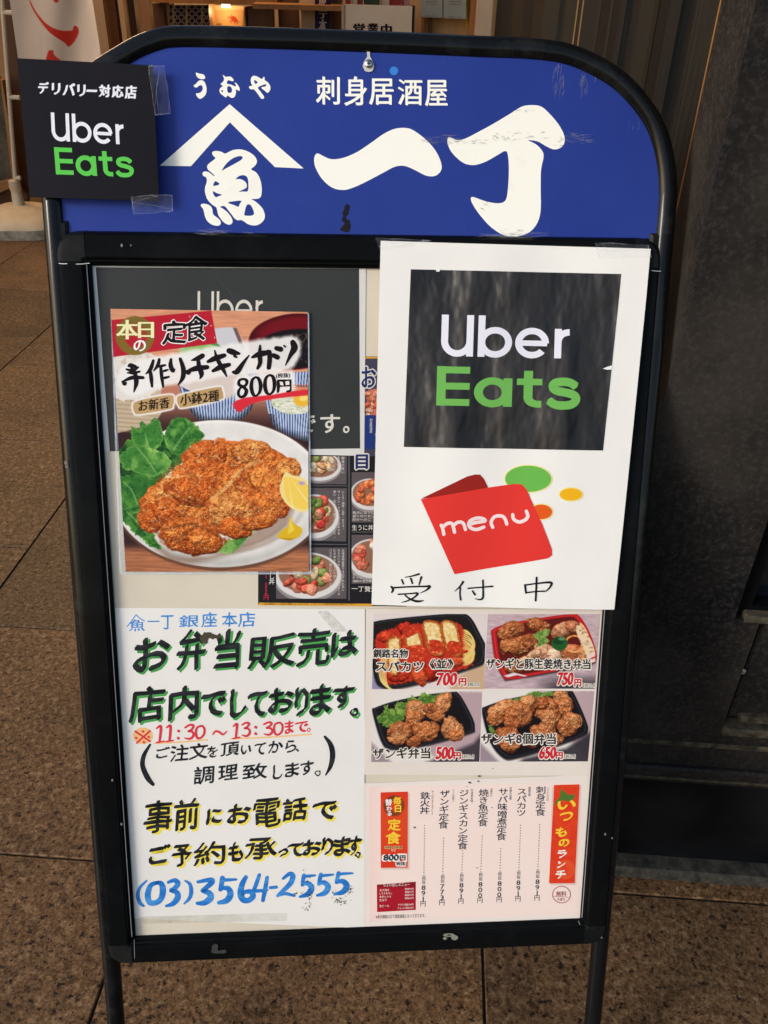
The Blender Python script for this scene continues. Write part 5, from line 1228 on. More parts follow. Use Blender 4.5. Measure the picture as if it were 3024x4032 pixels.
# dirt specks and a brown smear on the sheet
dirt = mat('dirt_brown', (.05, .038, .022, 1), .8); mould = mat('mould_green', (.035, .05, .018, 1), .8)
rs = np.random.RandomState(11); b = MB(); k_ = 0
for cx, cy, sx, sy, n_ in [(1210,1880,16,60,26),(1200,1770,30,40,10),(1460,1840,25,30,14),(1390,1860,45,30,14),(1190,1940,20,10,4)]:
    for i in range(n_):
        p = ZH([(cx+rs.normal(0, sx*.6), cy+rs.normal(0, sy*.6))])[0]; disc(b, hand, p, rs.uniform(.8, 3.2), rs.uniform(.8, 3.8), h1+.0012+k_*1e-6*20, 6, 0, rs.uniform(0, 3)); k_ = (k_+1) % 20
o = b.obj('dirt_speck', dirt, hand.e); tag(o, kind='stuff')
b = MB(); ragged(b, hand, ZH, [(545,232),(600,225),(660,245),(650,262),(600,262),(570,295),(545,280),(525,262)], h1+.0011, 3, 4); b.obj('brown_smear', dirt, hand.e)
b = MB(); k_ = 0
for cx, cy, sx, sy, n_ in [(1400,1900,40,16,22),(1470,1840,16,20,8),(1150,1850,20,8,5)]:
    for i in range(n_):
        p = ZH([(cx+rs.normal(0, sx*.6), cy+rs.normal(0, sy*.6))])[0]; disc(b, hand, p, rs.uniform(1, 3.6), rs.uniform(.8, 3), h1+.0017+k_*EPS, 6, 0, rs.uniform(0, 3)); k_ = (k_+1) % 20
o = b.obj('mould_speck', mould, hand.e); tag(o, kind='stuff')
tb = MB(); polygon(tb, hand, [ZH([(1262,92),(1330,90),(1450,215),(1370,222)])], h1+.0010); tb.obj('old_tape', clear_film('old_tape', .3, (.62, .6, .55, 1), .4, .05, 120), hand.e)
old = clear_film('yellowed_tape', .26, (.55, .52, .42, 1), .35, .06, 12)
tb = MB(); polygon(tb, hand, [[(545,3612),(1130,3596),(1130,3628),(560,3640)]], h1+.0010); tb.obj('old_tape', old, hand.e)
# ---- laminated fried chicken poster
chick = paper('chicken_set_poster', [(434,1217),(1216,1229),(1226,2262),(470,2262)], .0030, 'laminated poster of fried chicken cutlet set meal with red banner, taped over the dark poster', 'poster', M['film'], thick=.0003, part='laminate_film', n=24, wob=.00035)
fe = MB(); q4 = catmull([(442,1222),(1206,1230),(1217,1240),(1228,2250),(1220,2260),(480,2260),(470,2252),(434,1228)], 3)
q4 = np.array([(446,1219),(1208,1229),(1215,1233),(1217,1240),(1226,2250),(1224,2257),(1217,2261),(481,2261),(473,2259),(471,2252),(436,1228),(439,1221)], float); cen = q4.mean(0)
polygon(fe, chick, [q4, q4 + (cen-q4)*np.array([.013, .010])], .0046); fe.obj('film_edge', clear_film('film_edge', .42, (.66, .72, .80, 1), .15, .1, 20), chick.e)
def paint_chicken(p):
    X, Y = p.X, p.Y
    g = fbm(X*.12, Y, 9, 3, 3); p.C = np.array((226, 158, 122.))*(.88+.22*g[..., None])
    t = sm(700, 960, Y)[..., None]; p.C = p.C*(1-t)+np.array((58, 34, 36.))*t
    t = sm(1500, 1560, Y)[..., None]; gr = (np.array((176, 112, 78.))*(.75+.5*fbm(X*.06, Y, 5, 3, 8)[..., None])); p.C = p.C*(1-t)+gr*t
    # small white plate with greens
    p.poly([(640,540),(700,455),(840,432),(915,430),(940,470),(990,600),(700,620)], (214, 214, 220), 3, smooth=2); p.poly([(905,430),(925,432),(965,530),(950,540)], (120, 95, 92), 3)
    p.poly([(640,545),(700,515),(790,505),(860,530),(840,560),(650,575)], (150, 196, 110), 5, noise=8); p.poly([(780,505),(830,510),(865,540),(830,530)], (70, 140, 60), 3)
    # soup bowl
    p.disc(1215, 500, 232, 140, (92, 18, 22), -4); p.disc(1215, 480, 228, 118, (70, 12, 16), -4); p.disc(1230, 455, 205, 82, (120, 20, 28), -3, .2)
    d, _, _ = p.disc(1215, 535, 205, 98, (26, 20, 22), -4, .06)
    n = fbm(X, Y, 12, 3, 12); p.over(sm(.62, .75, n)*(d < .8), (110, 90, 66), .7)
    # rice bowl at left
    p.poly([(310,585),(545,590),(590,660),(560,800),(520,900),(330,955),(310,950)], (205, 186, 158), 3, smooth=2)
    for y in range(790, 950, 22): p.over((np.abs(Y-(y+.08*(X-330))) < 4)*(X < 540)*(X > 310), (170, 140, 110), .5)
    p.poly([(310,575),(400,545),(540,575),(590,640),(540,740),(420,790),(310,770)], (238, 232, 224), 4, smooth=2, noise=10)
    n = fbm(X, Y, 16, 4, 5); p.over(sm(.5, .8, n)*sm(790, 700, Y)*(X < 560)*(Y > 560), (208, 192, 172), .8)
    p.poly([(560,700),(640,680),(690,720),(600,800),(540,790)], (196, 128, 104), 6)
    # blue striped bowls
    def bowl(pts, cx, top, per=17, lean=.18):
        d = p.sdp(catmull(pts, 4)); m = sm(-2, 2, d); ph = (X-cx)*(1+.0015*(Y-top))/per
        s = sm(-.1, .35, np.sin(ph*2*math.pi)); c = np.array((196, 210, 232.))*(1-s[..., None])+np.array((62, 88, 150.))*s[..., None]
        sh = 1-.55*sm(40, 0, d)*(Y > top+60); p.over(m, c*sh[..., None])
    bowl([(640,720),(700,700),(860,720),(1010,700),(1020,780),(980,860),(900,900),(760,895),(690,840)], 850, 700)
    p.poly([(650,725),(700,660),(760,640),(730,760),(690,770)], (52, 58, 110), 3)
    p.disc(835, 700, 200, 62, (228, 220, 216)); p.poly([(700,650),(800,640),(900,640),(960,690),(900,780),(760,790),(690,740)], (226, 212, 204), 10, noise=8)
    bowl([(960,600),(1010,640),(1045,690),(1050,760),(1000,700)], 1000, 600, 15)
    bowl([(1075,790),(1180,830),(1300,820),(1300,985),(1200,975),(1120,935),(1085,860)], 1200, 800, 15)
    bowl([(1190,660),(1300,655),(1300,720),(1200,715)], 1200, 660, 15)
    p.disc(1215, 800, 118, 62, (224, 226, 206)); n = fbm(X*.6, Y*1.4, 9, 3, 4); dd, _, _ = p.ell(1215, 800, 112, 60); p.over(sm(.5, .7, n)*(dd < 1), (246, 246, 232)); p.over(sm(.62, .75, 1-n)*(dd < 1), (150, 170, 110), .7)
    p.disc(1252, 790, 44, 34, (246, 190, 60), 0, .12); p.disc(1258, 782, 22, 14, (255, 226, 130), 0, .3)
    # plate
    d, u, v = p.ell(845, 1264, 545, 377); p.over(1-sm(.99, 1.012, d), (96, 66, 52), .8)
    d, u, v = p.ell(842, 1258, 535, 368); n = fbm(X, Y, 60, 4, 21)
    c = np.array((240, 238, 234.))*(1.03-.05*sm(.4, .9, d)+.05*(n-.5)*2-.16*sm(.2, 1, v)*sm(.8, .95, d)+.05*sm(.94, .98, d))[..., None]; p.over(1-sm(.99, 1.005, d), c)
    p.over(sm(.05, 0, np.abs(d-.80))*sm(0, .5, v), (168, 150, 138), .55); p.over(sm(.03, 0, np.abs(d-.74))*sm(.2, .6, v), (180, 165, 150), .4)
    # shadow under the food and lettuce
    p.poly([(440,1400),(600,1560),(860,1550),(1010,1440),(1180,1330),(1230,1160),(1180,1420),(900,1560),(600,1600)], (120, 84, 62), 22, .55, smooth=3)
    p.leaf([(325,1080),(365,1010),(400,975),(398,920),(440,940),(452,900),(478,920),(520,880),(548,920),(566,965),(600,930),(618,880),(690,890),(720,930),(768,968),(730,1010),(690,1020),(660,1090),(620,1130),(560,1190),(500,1250),(450,1330),(440,1400),(400,1420),(350,1380),(330,1260)], 3, 60, 7, (14, 54, 26), (92, 158, 62))
    p.leaf([(400,975),(398,920),(440,940),(452,900),(478,920),(520,880),(548,920),(560,985),(520,1040),(470,1050),(420,1020)], 5, 50, 7, (40, 110, 40), (150, 204, 96))
    p.leaf([(345,1060),(430,1015),(520,1040),(600,1090),(560,1150),(500,1170),(430,1150),(360,1130)], 9, 56, 9, (44, 112, 42), (160, 210, 104)); p.leaf([(566,965),(618,885),(690,893),(768,968),(700,1005),(650,1060),(590,1050)], 12, 52, 7, (30, 92, 36), (136, 196, 88))
    p.leaf([(335,1180),(400,1170),(480,1180),(545,1190),(500,1260),(450,1340),(400,1360),(345,1300)], 14, 54, 9, (22, 84, 32), (120, 182, 76))
    p.leaf([(340,1330),(390,1320),(440,1400),(500,1450),(550,1530),(500,1520),(410,1450),(360,1400)], 15, 44, 9, (18, 72, 30), (112, 176, 72)); p.leaf([(830,1530),(900,1480),(1010,1440),(960,1510),(880,1555)], 19, 30, 8, (50, 110, 44), (150, 195, 100))
    for q in ([(430,1030),(480,1090),(520,1150)], [(610,1040),(650,980),(690,930)], [(360,1200),(400,1240),(430,1310)], [(470,960),(480,1010),(500,1050)], [(380,1350),(430,1400),(480,1460)]):
        q = catmull(np.array(q, float), 40, closed=False); dd = np.min([np.hypot(X-a, Y-b) for a, b in q], 0); p.over(sm(7, 2, dd), (176, 214, 130), .40)
    # the cutlets
    O1 = (238, 126, 48); O2 = (222, 106, 36); O3 = (250, 158, 80)
    for i, (x, y, rx, ry, rot, c) in enumerate([(905,1090,150,95,20,O1),(760,1080,120,85,-25,O2),(1010,1060,120,70,10,O3),(1110,1110,95,62,25,O1),(1180,1140,62,72,60,O3),(690,1170,120,80,-30,O1),(800,1180,150,90,0,O2),(560,1290,120,90,-20,O1),(500,1380,75,75,0,O2),(620,1240,110,80,-25,O3),(640,1360,130,90,10,O2),(760,1330,150,100,10,O1),(700,1250,140,70,15,O2),
        (930,1230,150,100,-35,O1),(1060,1220,140,110,20,O1),(1110,1300,90,80,30,O2),(1010,1330,140,80,15,O1),(900,1350,130,90,10,O3),(920,1430,90,55,5,O2),(1040,1400,95,40,-12,O1),(690,1470,155,92,6,O2),(640,1440,100,60,-10,O1),(770,1490,85,65,20,O1)]):
        p.lump(x, y, rx, ry, c, rot, .2, 21, 40+i, (255, 208, 136), (104, 36, 10), 1.3)
    p.poly([(905,1165),(960,1120),(1040,1085),(1050,1095),(980,1135),(925,1180),(870,1240),(800,1290),(790,1280),(860,1225)], (246, 200, 128), 4, .75, noise=4); p.poly([(985,1150),(1000,1200),(1020,1230),(1008,1235),(990,1205),(978,1160)], (120, 56, 20), 4, .7)
    p.poly([(440,1370),(560,1430),(700,1400),(860,1480),(850,1490),(700,1415),(560,1445)], (96, 36, 12), 6, .6, smooth=2)
    dch = p.sdp([(440,1380),(450,1290),(520,1200),(580,1130),(650,1080),(700,1000),(760,985),(830,990),(900,1010),(990,985),(1080,1010),(1150,1075),(1220,1080),(1240,1130),(1200,1200),(1150,1260),(1170,1330),(1110,1400),(1000,1430),(900,1480),(840,1540),(720,1560),(600,1540),(540,1500),(530,1460),(460,1430)])
    mk = sm(-2, 6, dch); n1 = fbm(X, Y*1.2, 9, 3, 71, .65); n2 = fbm(X*.8, Y, 11, 3, 72, .65); n3 = fbm(X, Y, 60, 3, 73)
    p.over(mk*sm(.62, .74, n1)*.55, (250, 184, 104)); p.over(mk*sm(.56, .72, n2)*.65, (124, 44, 14)); p.over(mk*sm(.55, .75, n3)*.22, (250, 190, 110)); p.over(mk*sm(.45, .25, n3)*.25, (140, 60, 20))
    n4 = fbm(X, Y*1.3, 34, 4, 75, .6); p.over(mk*sm(.44, .28, n4)*.45, (168, 66, 18)); p.over(mk*sm(26, 0, dch)*.25, (160, 68, 22)); p.over(mk*sm(.70, .80, fbm(X*1.1, Y, 14, 4, 91, .65))*.8, (255, 226, 170)); p.over(mk*sm(.60, .74, n4)*sm(.45, .6, n1)*.5, (255, 214, 150))
    # lemon and mustard
    p.poly([(1150,1190),(1168,1148),(1200,1165),(1290,1200),(1290,1338),(1220,1342),(1165,1300),(1140,1245)], (246, 226, 150), 2, smooth=2); p.poly([(1160,1210),(1175,1170),(1290,1220),(1290,1325),(1225,1328),(1175,1288)], (250, 214, 96), 3, smooth=2)
    for a in (20, 50, 80): 
        x1, y1 = 1180+150*math.cos(math.radians(a)), 1165+170*math.sin(math.radians(a)); p.poly([(1178,1163),(x1-3, y1+3),(x1+3, y1-3)], (255, 240, 190), 2, .7)
    p.disc(1250, 1205, 16, 9, (170, 150, 235), 0, .5, .8)
    p.poly([(1130,1475),(1150,1440),(1180,1420),(1192,1372),(1205,1400),(1225,1415),(1252,1432),(1240,1468),(1190,1490)], (226, 186, 36), 2, smooth=3); p.poly([(1188,1400),(1195,1380),(1212,1440),(1180,1460)], (246, 220, 90), 5, .8); p.poly([(1135,1478),(1190,1492),(1245,1468),(1215,1480)], (186, 140, 20), 3, .8)
    # red banner and gold ring
    p.poly([(300,392),(798,345),(828,508),(306,577)], (192, 34, 52), 2)
    for x, y in [(760,395),(775,402),(797,420),(690,375),(815,480)]: p.disc(x, y, 3, 4, (235, 170, 170), 0, .3)
    d, u, v = p.ell(418, 470, 96, 98); n = fbm(X, Y, 7, 3, 30); p.over((1-sm(.97, 1.03, d+.06*(n-.5)))*sm(.62, .72, d+.15*np.abs(u-.2)), (132, 112, 42), .95); p.over((1-sm(.9, 1, d))*sm(.2, -.3, v), (128, 106, 44), .6)
    # white glow round the lettering
    n = fbm(X, Y, 30, 2, 2)*10
    for q in ([(335,720),(345,640),(420,600),(560,570),(700,545),(860,520),(985,500),(1100,485),(1225,480),(1240,560),(1180,640),(1000,660),(900,660),(760,690),(600,715),(500,740),(400,770)],
              [(915,690),(1000,665),(1110,655),(1200,650),(1215,700),(1205,760),(1100,780),(990,800),(925,795)]):
        d = p.sdp(catmull(q, 3)); p.over(sm(-16, 10, d+n-5), (250, 248, 246), .93)
    p.poly([(905,810),(960,780),(1100,765),(1210,745),(1290,740),(1290,765),(1200,775),(1080,790),(990,815),(945,850),(925,845)], (226, 48, 62), 3, smooth=2)
    for i, y in enumerate((715, 726, 738)): p.poly([(1205,y),(1290,y-4),(1290,y+1),(1205,y+4)], (226, 110, 70), 2, .7)
    for q in ([(432,795),(590,765),(612,790),(606,820),(590,836),(440,862),(414,850),(408,820)], [(650,765),(830,726),(852,742),(858,768),(840,790),(665,828),(636,818),(628,790)]):
        d = p.sdp(catmull(q, 4)); p.over(sm(-14, -2, d), (250, 248, 245)); p.over(sm(-1.5, 1.5, d), (200, 164, 112))
picture(chick, 'printed_poster', ZP([(296,336),(1278,352),(1285,1645),(372,1647)]), .0048, ZP, paint_chicken, 2.0, 'vcol_gloss')
ZT = Z(420, 1180, 810/1659); w1 = .0053
def crow(b, chars, boxes, w, **k):
    for i, (c, bx) in enumerate(zip(chars, boxes)): ink(b, chick, c, bx, w+(i % 2)*.00012, z=ZT, **k)
pw = flat('ink_print_white', (252, 250, 248)); pc = flat('ink_cream', (250, 246, 190)); bkp = flat('ink_print_black', (28, 22, 26))
letter('lettering', lambda b: crow(b, '本日', [(75,160,250,322),(250,178,378,312)], w1, nib=9, nibang=0, bold=.01), pc, chick.e)
letter('lettering', lambda b: crow(b, 'の', [(212,325,315,418)], w1, nib=8, bold=.005), pw, chick.e)
tei = [(440,165,640,358),(618,125,812,332)]
letter('lettering_outline', lambda b: crow(b, '定食', tei, w1, nib=8, slope=-.06, halo=8, wob=2), pw, chick.e)
letter('lettering', lambda b: crow(b, '定食', tei, w1+.0008, nib=11, slope=-.06, wob=2), bkp, chick.e)
# brushed title, stroke by stroke
b = MB(); w2 = .0055
fat = lambda l, k: [(p, [x*k for x in w_]) for p, w_ in l]
strokes(b, chick, ZT, w2, fat([([(175,535),(190,528),(228,540)], [14,20,16]), ([(155,562),(205,572),(250,545)], [10,18,10]), ([(120,665),(200,630),(290,630)], [8,20,16]), ([(195,545),(225,600),(235,670),(215,745)], [14,20,24,5]), ([(165,590),(215,592),(262,580)], [8,16,10]), ([(128,662),(140,680),(152,672)],[14,20,10]),
 ([(372,492),(350,560),(312,600)], [14,20,6]), ([(345,560),(355,630),(362,700)], [14,20,12]), ([(420,482),(408,530),(375,575)], [14,18,6]), ([(395,545),(440,535),(470,528)], [8,14,10]), ([(432,545),(440,620),(452,705)], [14,18,10]), ([(445,580),(470,572),(492,565)], [8,13,8]), ([(445,635),(470,630),(498,622)], [8,14,10]),
 ([(515,480),(512,530),(530,575),(545,560)], [12,22,20,6]), ([(590,478),(615,560),(610,630),(572,690)], [16,24,22,5]),
 ([(770,452),(730,475),(680,490)], [24,24,6]), ([(640,580),(720,555),(808,545)], [12,28,22]), ([(735,480),(742,540),(762,600),(748,640)], [16,24,24,4]), ([(640,580),(655,592),(668,585)],[14,20,12]),
 ([(868,410),(890,480),(935,560),(965,620)], [6,20,20,6]), ([(815,500),(870,475),(945,450)], [16,28,22]), ([(855,575),(915,545),(985,525)], [16,28,20]),
 ([(985,412),(1020,425),(1065,435)], [28,30,14]), ([(1020,585),(1050,580),(1100,510),(1145,450)], [16,28,18,6]), ([(1030,455),(1045,465)],[16,10]),
 ([(1172,465),(1230,440),(1290,428),(1310,425),(1312,490),(1305,550)], [12,30,26,24,24,22]), ([(1235,370),(1232,440),(1235,510),(1215,555)], [10,22,22,14]), ([(1345,450),(1375,465)], [24,26]),
 ([(1368,392),(1400,400)], [24,28]), ([(1500,345),(1512,390),(1480,450),(1440,530)], [28,34,20,5]), ([(1430,372),(1440,382)], [10,8])], 1.6))
b.obj('lettering', bkp, chick.e)
b = MB(); w2 = .0055
strokes(b, chick, ZT, w2, fat([([(1105,640),(1070,650),(1065,685),(1100,705),(1125,735),(1110,775),(1075,785),(1060,755),(1075,715),(1120,690),(1128,655),(1105,640)], [14,16,20,18,22,20,16,18,14,16,20,14]),
 ([(1200,625),(1172,650),(1165,710),(1180,765),(1205,775),(1232,745),(1240,690),(1225,640),(1200,625)], [12,18,24,20,12,18,24,20,12]),
 ([(1312,608),(1282,635),(1275,700),(1290,752),(1318,762),(1345,730),(1352,670),(1338,622),(1312,608)], [12,18,24,20,12,18,24,20,12])], 1.35))
ink(b, chick, '円', (1375,645,1492,752), w2, z=ZT, nib=11, slope=-.06, wob=2); ink(b, chick, '(税抜)', (1363,592,1480,636), w2, z=ZT, nib=3, slope=-.04)
b.obj('lettering', bkp, chick.e)
letter('lettering', lambda b: (ink(b, chick, 'お新香', (252,800,505,890), w1, z=ZT, nib=4, slope=-.12, bold=.004), ink(b, chick, '小鉢2種', (590,742,905,840), w1, z=ZT, nib=4, slope=-.12, bold=.004)), flat('ink_print_brown', (52, 38, 30)), chick.e)
# ---- sheet with four lunch box photographs
bento = paper('bento_photo_sheet', [(1441,2397),(2380,2397),(2335,3055),(1434,3050)], .0010, 'white sheet with four lunch box photographs and red prices, right side below the notice', 'poster', M['photo_sheet'])
ZB = Z(1400, 2350, 1100/1659)
def tbl(p, dark=0):
    g = fbm(p.X*.25, p.Y, 12, 4, 6); p.C = (np.array((172, 146, 154.))*(1-g[..., None])+np.array((222, 200, 206.))*g[..., None])
    t = sm(300, 700, (p.X-100)*.35+p.Y*0+dark)[..., None]; 
def tray(p, pts, rim, inn, ins=.88, c=None):
    c = np.array(pts, float).mean(0) if c is None else np.array(c)
    p.poly(np.array(pts)+[0, 10], (40, 34, 38), 6, .8, smooth=4); p.poly(pts, rim, 2, smooth=4); q = (np.array(pts)-c)*(ins+.05)+c; p.poly(q, tuple(min(255, x+46) for x in rim), 1.5, .7, smooth=4)
    p.poly((np.array(pts)-c)*(ins+.035)+c, rim, 1.5, 1, smooth=4); p.poly((np.array(pts)-c)*ins+c, inn, 3, smooth=4)
K1, K2, K3 = (196, 116, 66), (176, 96, 54), (214, 142, 90)
def ph1(p):
    p.C[:] = (228, 218, 216); p.poly([(90,440),(200,560),(90,560)], (150, 140, 175), 20); p.poly([(560,500),(780,380),(780,560),(560,560)], (206, 172, 140), 12)
    tray(p, [(80,190),(110,148),(300,122),(560,100),(640,98),(690,130),(740,220),(775,300),(765,385),(700,420),(480,490),(260,540),(160,535),(110,470)], (30, 30, 34), (34, 30, 30), .9)
    p.poly([(120,240),(300,170),(560,150),(640,200),(700,360),(660,420),(420,480),(230,520),(160,480)], (196, 52, 34), 6, noise=14, smooth=3)
    for i, (x, y, r) in enumerate([(190,240,60),(310,200,70),(360,300,80),(300,360,70),(470,420,90),(620,370,70),(250,460,80),(560,440,60),(380,470,70),(640,330,40)]): p.lump(x, y, r, r*.6, [(205,60,36),(190,44,30),(214,84,48)][i % 3], i*30, .3, 14, 80+i, (240, 140, 100), (110, 16, 10), .7)
    for i in range(12): # noodles
        p.X, p.Y; a = .3*i; d, u, v = p.ell(640+4*math.sin(a*3), 270+i*8, 55+4*(i % 3), 60+12*math.cos(a)); p.over(sm(.09, .03, np.abs(d-1))*sm(-.2, .2, u), (238, 206, 120))
    for i in range(6): d, u, v = p.ell(190+8*i, 440+6*i, 50, 90); p.over(sm(.08, .03, np.abs(d-1))*sm(.2, -.2, u), (238, 210, 130))
    for i, q in enumerate([[(190,250),(262,238),(270,300),(262,420),(240,470),(195,440),(185,330)], [(290,215),(362,200),(392,240),(408,380),(380,420),(330,400),(300,300)], [(395,160),(440,138),(505,165),(520,250),(522,340),(470,350),(432,320),(410,240)], [(505,155),(545,138),(600,165),(622,260),(625,345),(580,352),(540,320),(515,230)]]):
        p.poly(np.array(q)+[6, 8], (100, 30, 14), 5, .6, smooth=3); d = p.poly(q, (176, 92, 40), 2, smooth=3, noise=6)
        n = fbm(p.X, p.Y, 12, 4, 300+i, .65); p.over(sm(-1, 2, d)*sm(.5, .7, n), (222, 150, 84), .8); p.over(sm(10, 17, d+6*(n-.5)), (240, 210, 140)); p.over(sm(14, 22, d)*sm(.5, .75, n), (254, 240, 200), .8); p.over(sm(12, 20, d)*sm(.5, .3, n), (222, 172, 96), .6)
    for i, q in enumerate([[(290,300),(400,290),(420,360),(380,420),(300,390),(270,350)], [(440,260),(500,262),(520,300),(515,330),(450,335)], [(545,270),(610,270),(625,330),(560,345)], [(270,240),(330,170),(380,200),(350,225),(290,250)]]):
        d = p.sdp(catmull(q, 3))+8*(fbm(p.X, p.Y, 10, 3, 320+i)-.5); n = fbm(p.X, p.Y, 11, 4, 330+i, .65)[..., None]; p.over(sm(-2, 2, d), np.array((206, 62, 34.))*(.6+.75*n)); p.over(sm(0, 3, d)*sm(.64, .75, n[..., 0]), (246, 160, 120), .7)
def ph2(p):
    tbl(p); p.over(sm(430, 540, p.Y)*sm(1000, 1250, p.X), (46, 42, 48), .85)
    tray(p, [(808,230),(812,195),(900,160),(1100,125),(1280,102),(1330,115),(1380,190),(1420,290),(1432,360),(1390,400),(1150,450),(920,488),(880,480),(830,380)], (186, 32, 36), (96, 28, 26), .9)
    for i, (x, y, a, b_, rot, c) in enumerate([(925,200,85,52,-15,K2),(1085,170,80,42,15,K2),(960,290,105,58,-5,K1),(880,220,40,36,0,K1),(1040,260,50,50,10,K2),(940,420,60,40,0,K2)]): p.lump(x, y, a, b_, c, rot, .3, 19, 110+i, (250, 206, 150), (74, 30, 14), 1.3)
    for i, (x, y, a, b_, rot, c) in enumerate([(1230,200,75,48,-25,(206,142,104)),(1290,180,50,38,20,(188,112,78)),(1130,330,80,52,30,(216,160,124)),(1060,345,50,30,-30,(226,176,140)),(1180,350,60,44,60,(228,190,160)),(1290,330,70,52,0,(186,104,62)),(1360,330,40,70,15,(206,140,92)),(1250,400,80,40,0,(198,132,96)),(1000,380,50,25,-20,(222,170,130)),(1120,410,60,26,10,(214,160,128)),(1340,390,60,30,0,(200,140,100))]): p.lump(x, y, a, b_, c, rot, .12, 22, 130+i, (250, 226, 200), (96, 44, 26), .5)
    d, u, v = p.ell(1300, 280, 55, 48); p.over(sm(.16, .06, np.abs(d-1)), (238, 160, 84))
    d, u, v = p.ell(1345, 260, 40, 95, -12); p.over(sm(.2, .1, np.abs(d-1))*sm(0, .3, u), (240, 190, 130))
    p.poly([(1310,175),(1345,180),(1400,260),(1425,350),(1390,380),(1350,300),(1315,220)], (238, 212, 176), 3, smooth=3); p.poly([(1375,350),(1420,330),(1425,385),(1380,400)], (236, 214, 210), 3); p.poly([(1380,370),(1425,352),(1425,362),(1382,382)], (200, 50, 50), 2)
    p.leaf([(1055,230),(1090,205),(1130,195),(1160,200),(1135,240),(1150,260),(1110,290),(1070,300),(1085,260)], 60, 16, 6, (70, 110, 50), (150, 180, 90)); p.disc(1212, 278, 48, 42, (36, 92, 46)); p.disc(1205, 262, 32, 22, (24, 66, 34), 0, .2); p.disc(1225, 250, 20, 10, (120, 170, 120), 0, .4, .7)
    p.poly([(880,470),(940,450),(1020,470),(940,490)], (230, 220, 222), 3); p.poly([(900,480),(960,465),(1020,478),(940,492)], (190, 36, 40), 3)
def ph3(p):
    p.C[:] = (232, 226, 220); p.poly([(570,562),(770,562),(770,990),(500,990),(420,900)], (186, 160, 166), 16, noise=10); p.poly([(420,985),(700,870),(760,800),(760,1000),(380,1000)], (58, 52, 60), 18, .9); p.poly([(90,860),(220,990),(90,990)], (160, 142, 150), 16)
    tray(p, [(100,680),(112,660),(230,620),(430,580),(575,565),(610,572),(650,630),(700,730),(708,780),(690,805),(500,860),(320,900),(200,900),(150,850)], (28, 28, 34), (26, 24, 28), .9)
    p.leaf([(125,720),(165,690),(175,650),(225,665),(250,630),(300,625),(330,590),(370,600),(400,570),(450,585),(510,575),(500,610),(430,640),(380,650),(300,700),(270,750),(200,770),(160,760)], 70, 24, 10, (52, 92, 34), (158, 190, 88))
    for i, (x, y, a, b_, rot, c) in enumerate([(360,670,72,50,10,K3),(350,720,50,48,60,K1),(520,640,50,70,25,K3),(480,700,55,40,0,K1),(440,665,40,30,0,K2),(262,800,78,60,-10,K1),(250,840,60,40,0,K3),(420,800,80,62,0,K1),(350,860,50,36,-20,K2),(575,780,72,66,20,K3),(600,820,50,40,0,K1)]): p.lump(x, y, a, b_, c, rot, .34, 20, 160+i, (250, 206, 150), (74, 30, 14), 1.35)
def crust(p, seed):
    X, Y = p.X, p.Y; C = p.C; isf = sm(14, 50, C[..., 0]-C[..., 2])*sm(80, 130, C[..., 0])*sm(0, 12, C[..., 0]-C[..., 1])*sm(12, 30, C[..., 1]-C[..., 2])*sm(235, 215, C[..., 1]); n = fbm(X, Y*1.2, 15, 4, seed, .6); q = fbm(X, Y, 6, 3, seed+3, .6)
    p.over(isf*sm(.46, .30, n)*.5, (128, 62, 28)); p.over(isf*sm(.60, .72, q)*sm(.45, .6, n)*.65, (252, 222, 176))
def ph4(p):
    p.C[:] = (232, 226, 220); p.poly([(1100,556),(1430,556),(1430,1000),(1100,700)], (188, 162, 168), 18, noise=12); p.poly([(1000,960),(1250,900),(1400,800),(1430,1000),(950,1000)], (48, 44, 52), 18, .9); p.poly([(735,860),(860,990),(735,990)], (158, 140, 150), 16)
    tray(p, [(750,680),(762,655),(900,610),(1100,570),(1265,555),(1290,562),(1330,640),(1375,750),(1380,790),(1350,825),(1150,900),(960,955),(880,955),(800,860)], (26, 26, 32), (26, 24, 28), .9)
    p.leaf([(860,640),(930,610),(1000,590),(1050,560),(1110,570),(1150,560),(1180,580),(1080,600),(960,640)], 75, 22, 8, (60, 100, 40), (156, 188, 92)); p.leaf([(795,760),(830,790),(870,800),(840,820),(800,800)], 77, 16, 6, (52, 92, 34), (120, 160, 70))
    for i, (x, y, a, b_, rot, c) in enumerate([(1030,625,60,42,10,K3),(1215,600,50,50,30,K3),(1240,650,48,55,0,K1),(880,670,100,50,-20,K3),(830,730,60,42,0,K1),(970,700,90,70,10,K1),(930,740,60,44,0,K2),(1140,670,70,80,0,K1),(1150,720,60,50,0,K3),(1100,630,50,40,0,K2),(1260,760,60,75,30,K1),(1300,740,40,50,0,K3),(1110,800,80,55,0,K1),(900,830,80,60,-10,K2),(920,880,60,45,0,K1),(1040,850,60,40,0,K2),(1180,850,50,40,0,K1)]): p.lump(x, y, a, b_, c, rot, .34, 20, 190+i, (250, 206, 150), (74, 30, 14), 1.35)
for q, f in (([(108,100),(776,103),(762,549),(97,549)], ph1), ([(786,103),(1455,103),(1422,546),(762,546)], ph2), ([(100,563),(752,560),(735,980),(92,982)], ph3), ([(756,556),(1418,560),(1380,978),(738,980)], ph4)):
    picture(bento, 'printed_photo', ZB(q), .0013, ZB, (lambda g: (lambda p: (g(p), crust(p, 7) if g is not ph1 else None)))(f), 2.0)
def brow(b, s, bx, w, **k): ink(b, bento, s, bx, w, z=ZB, **k)
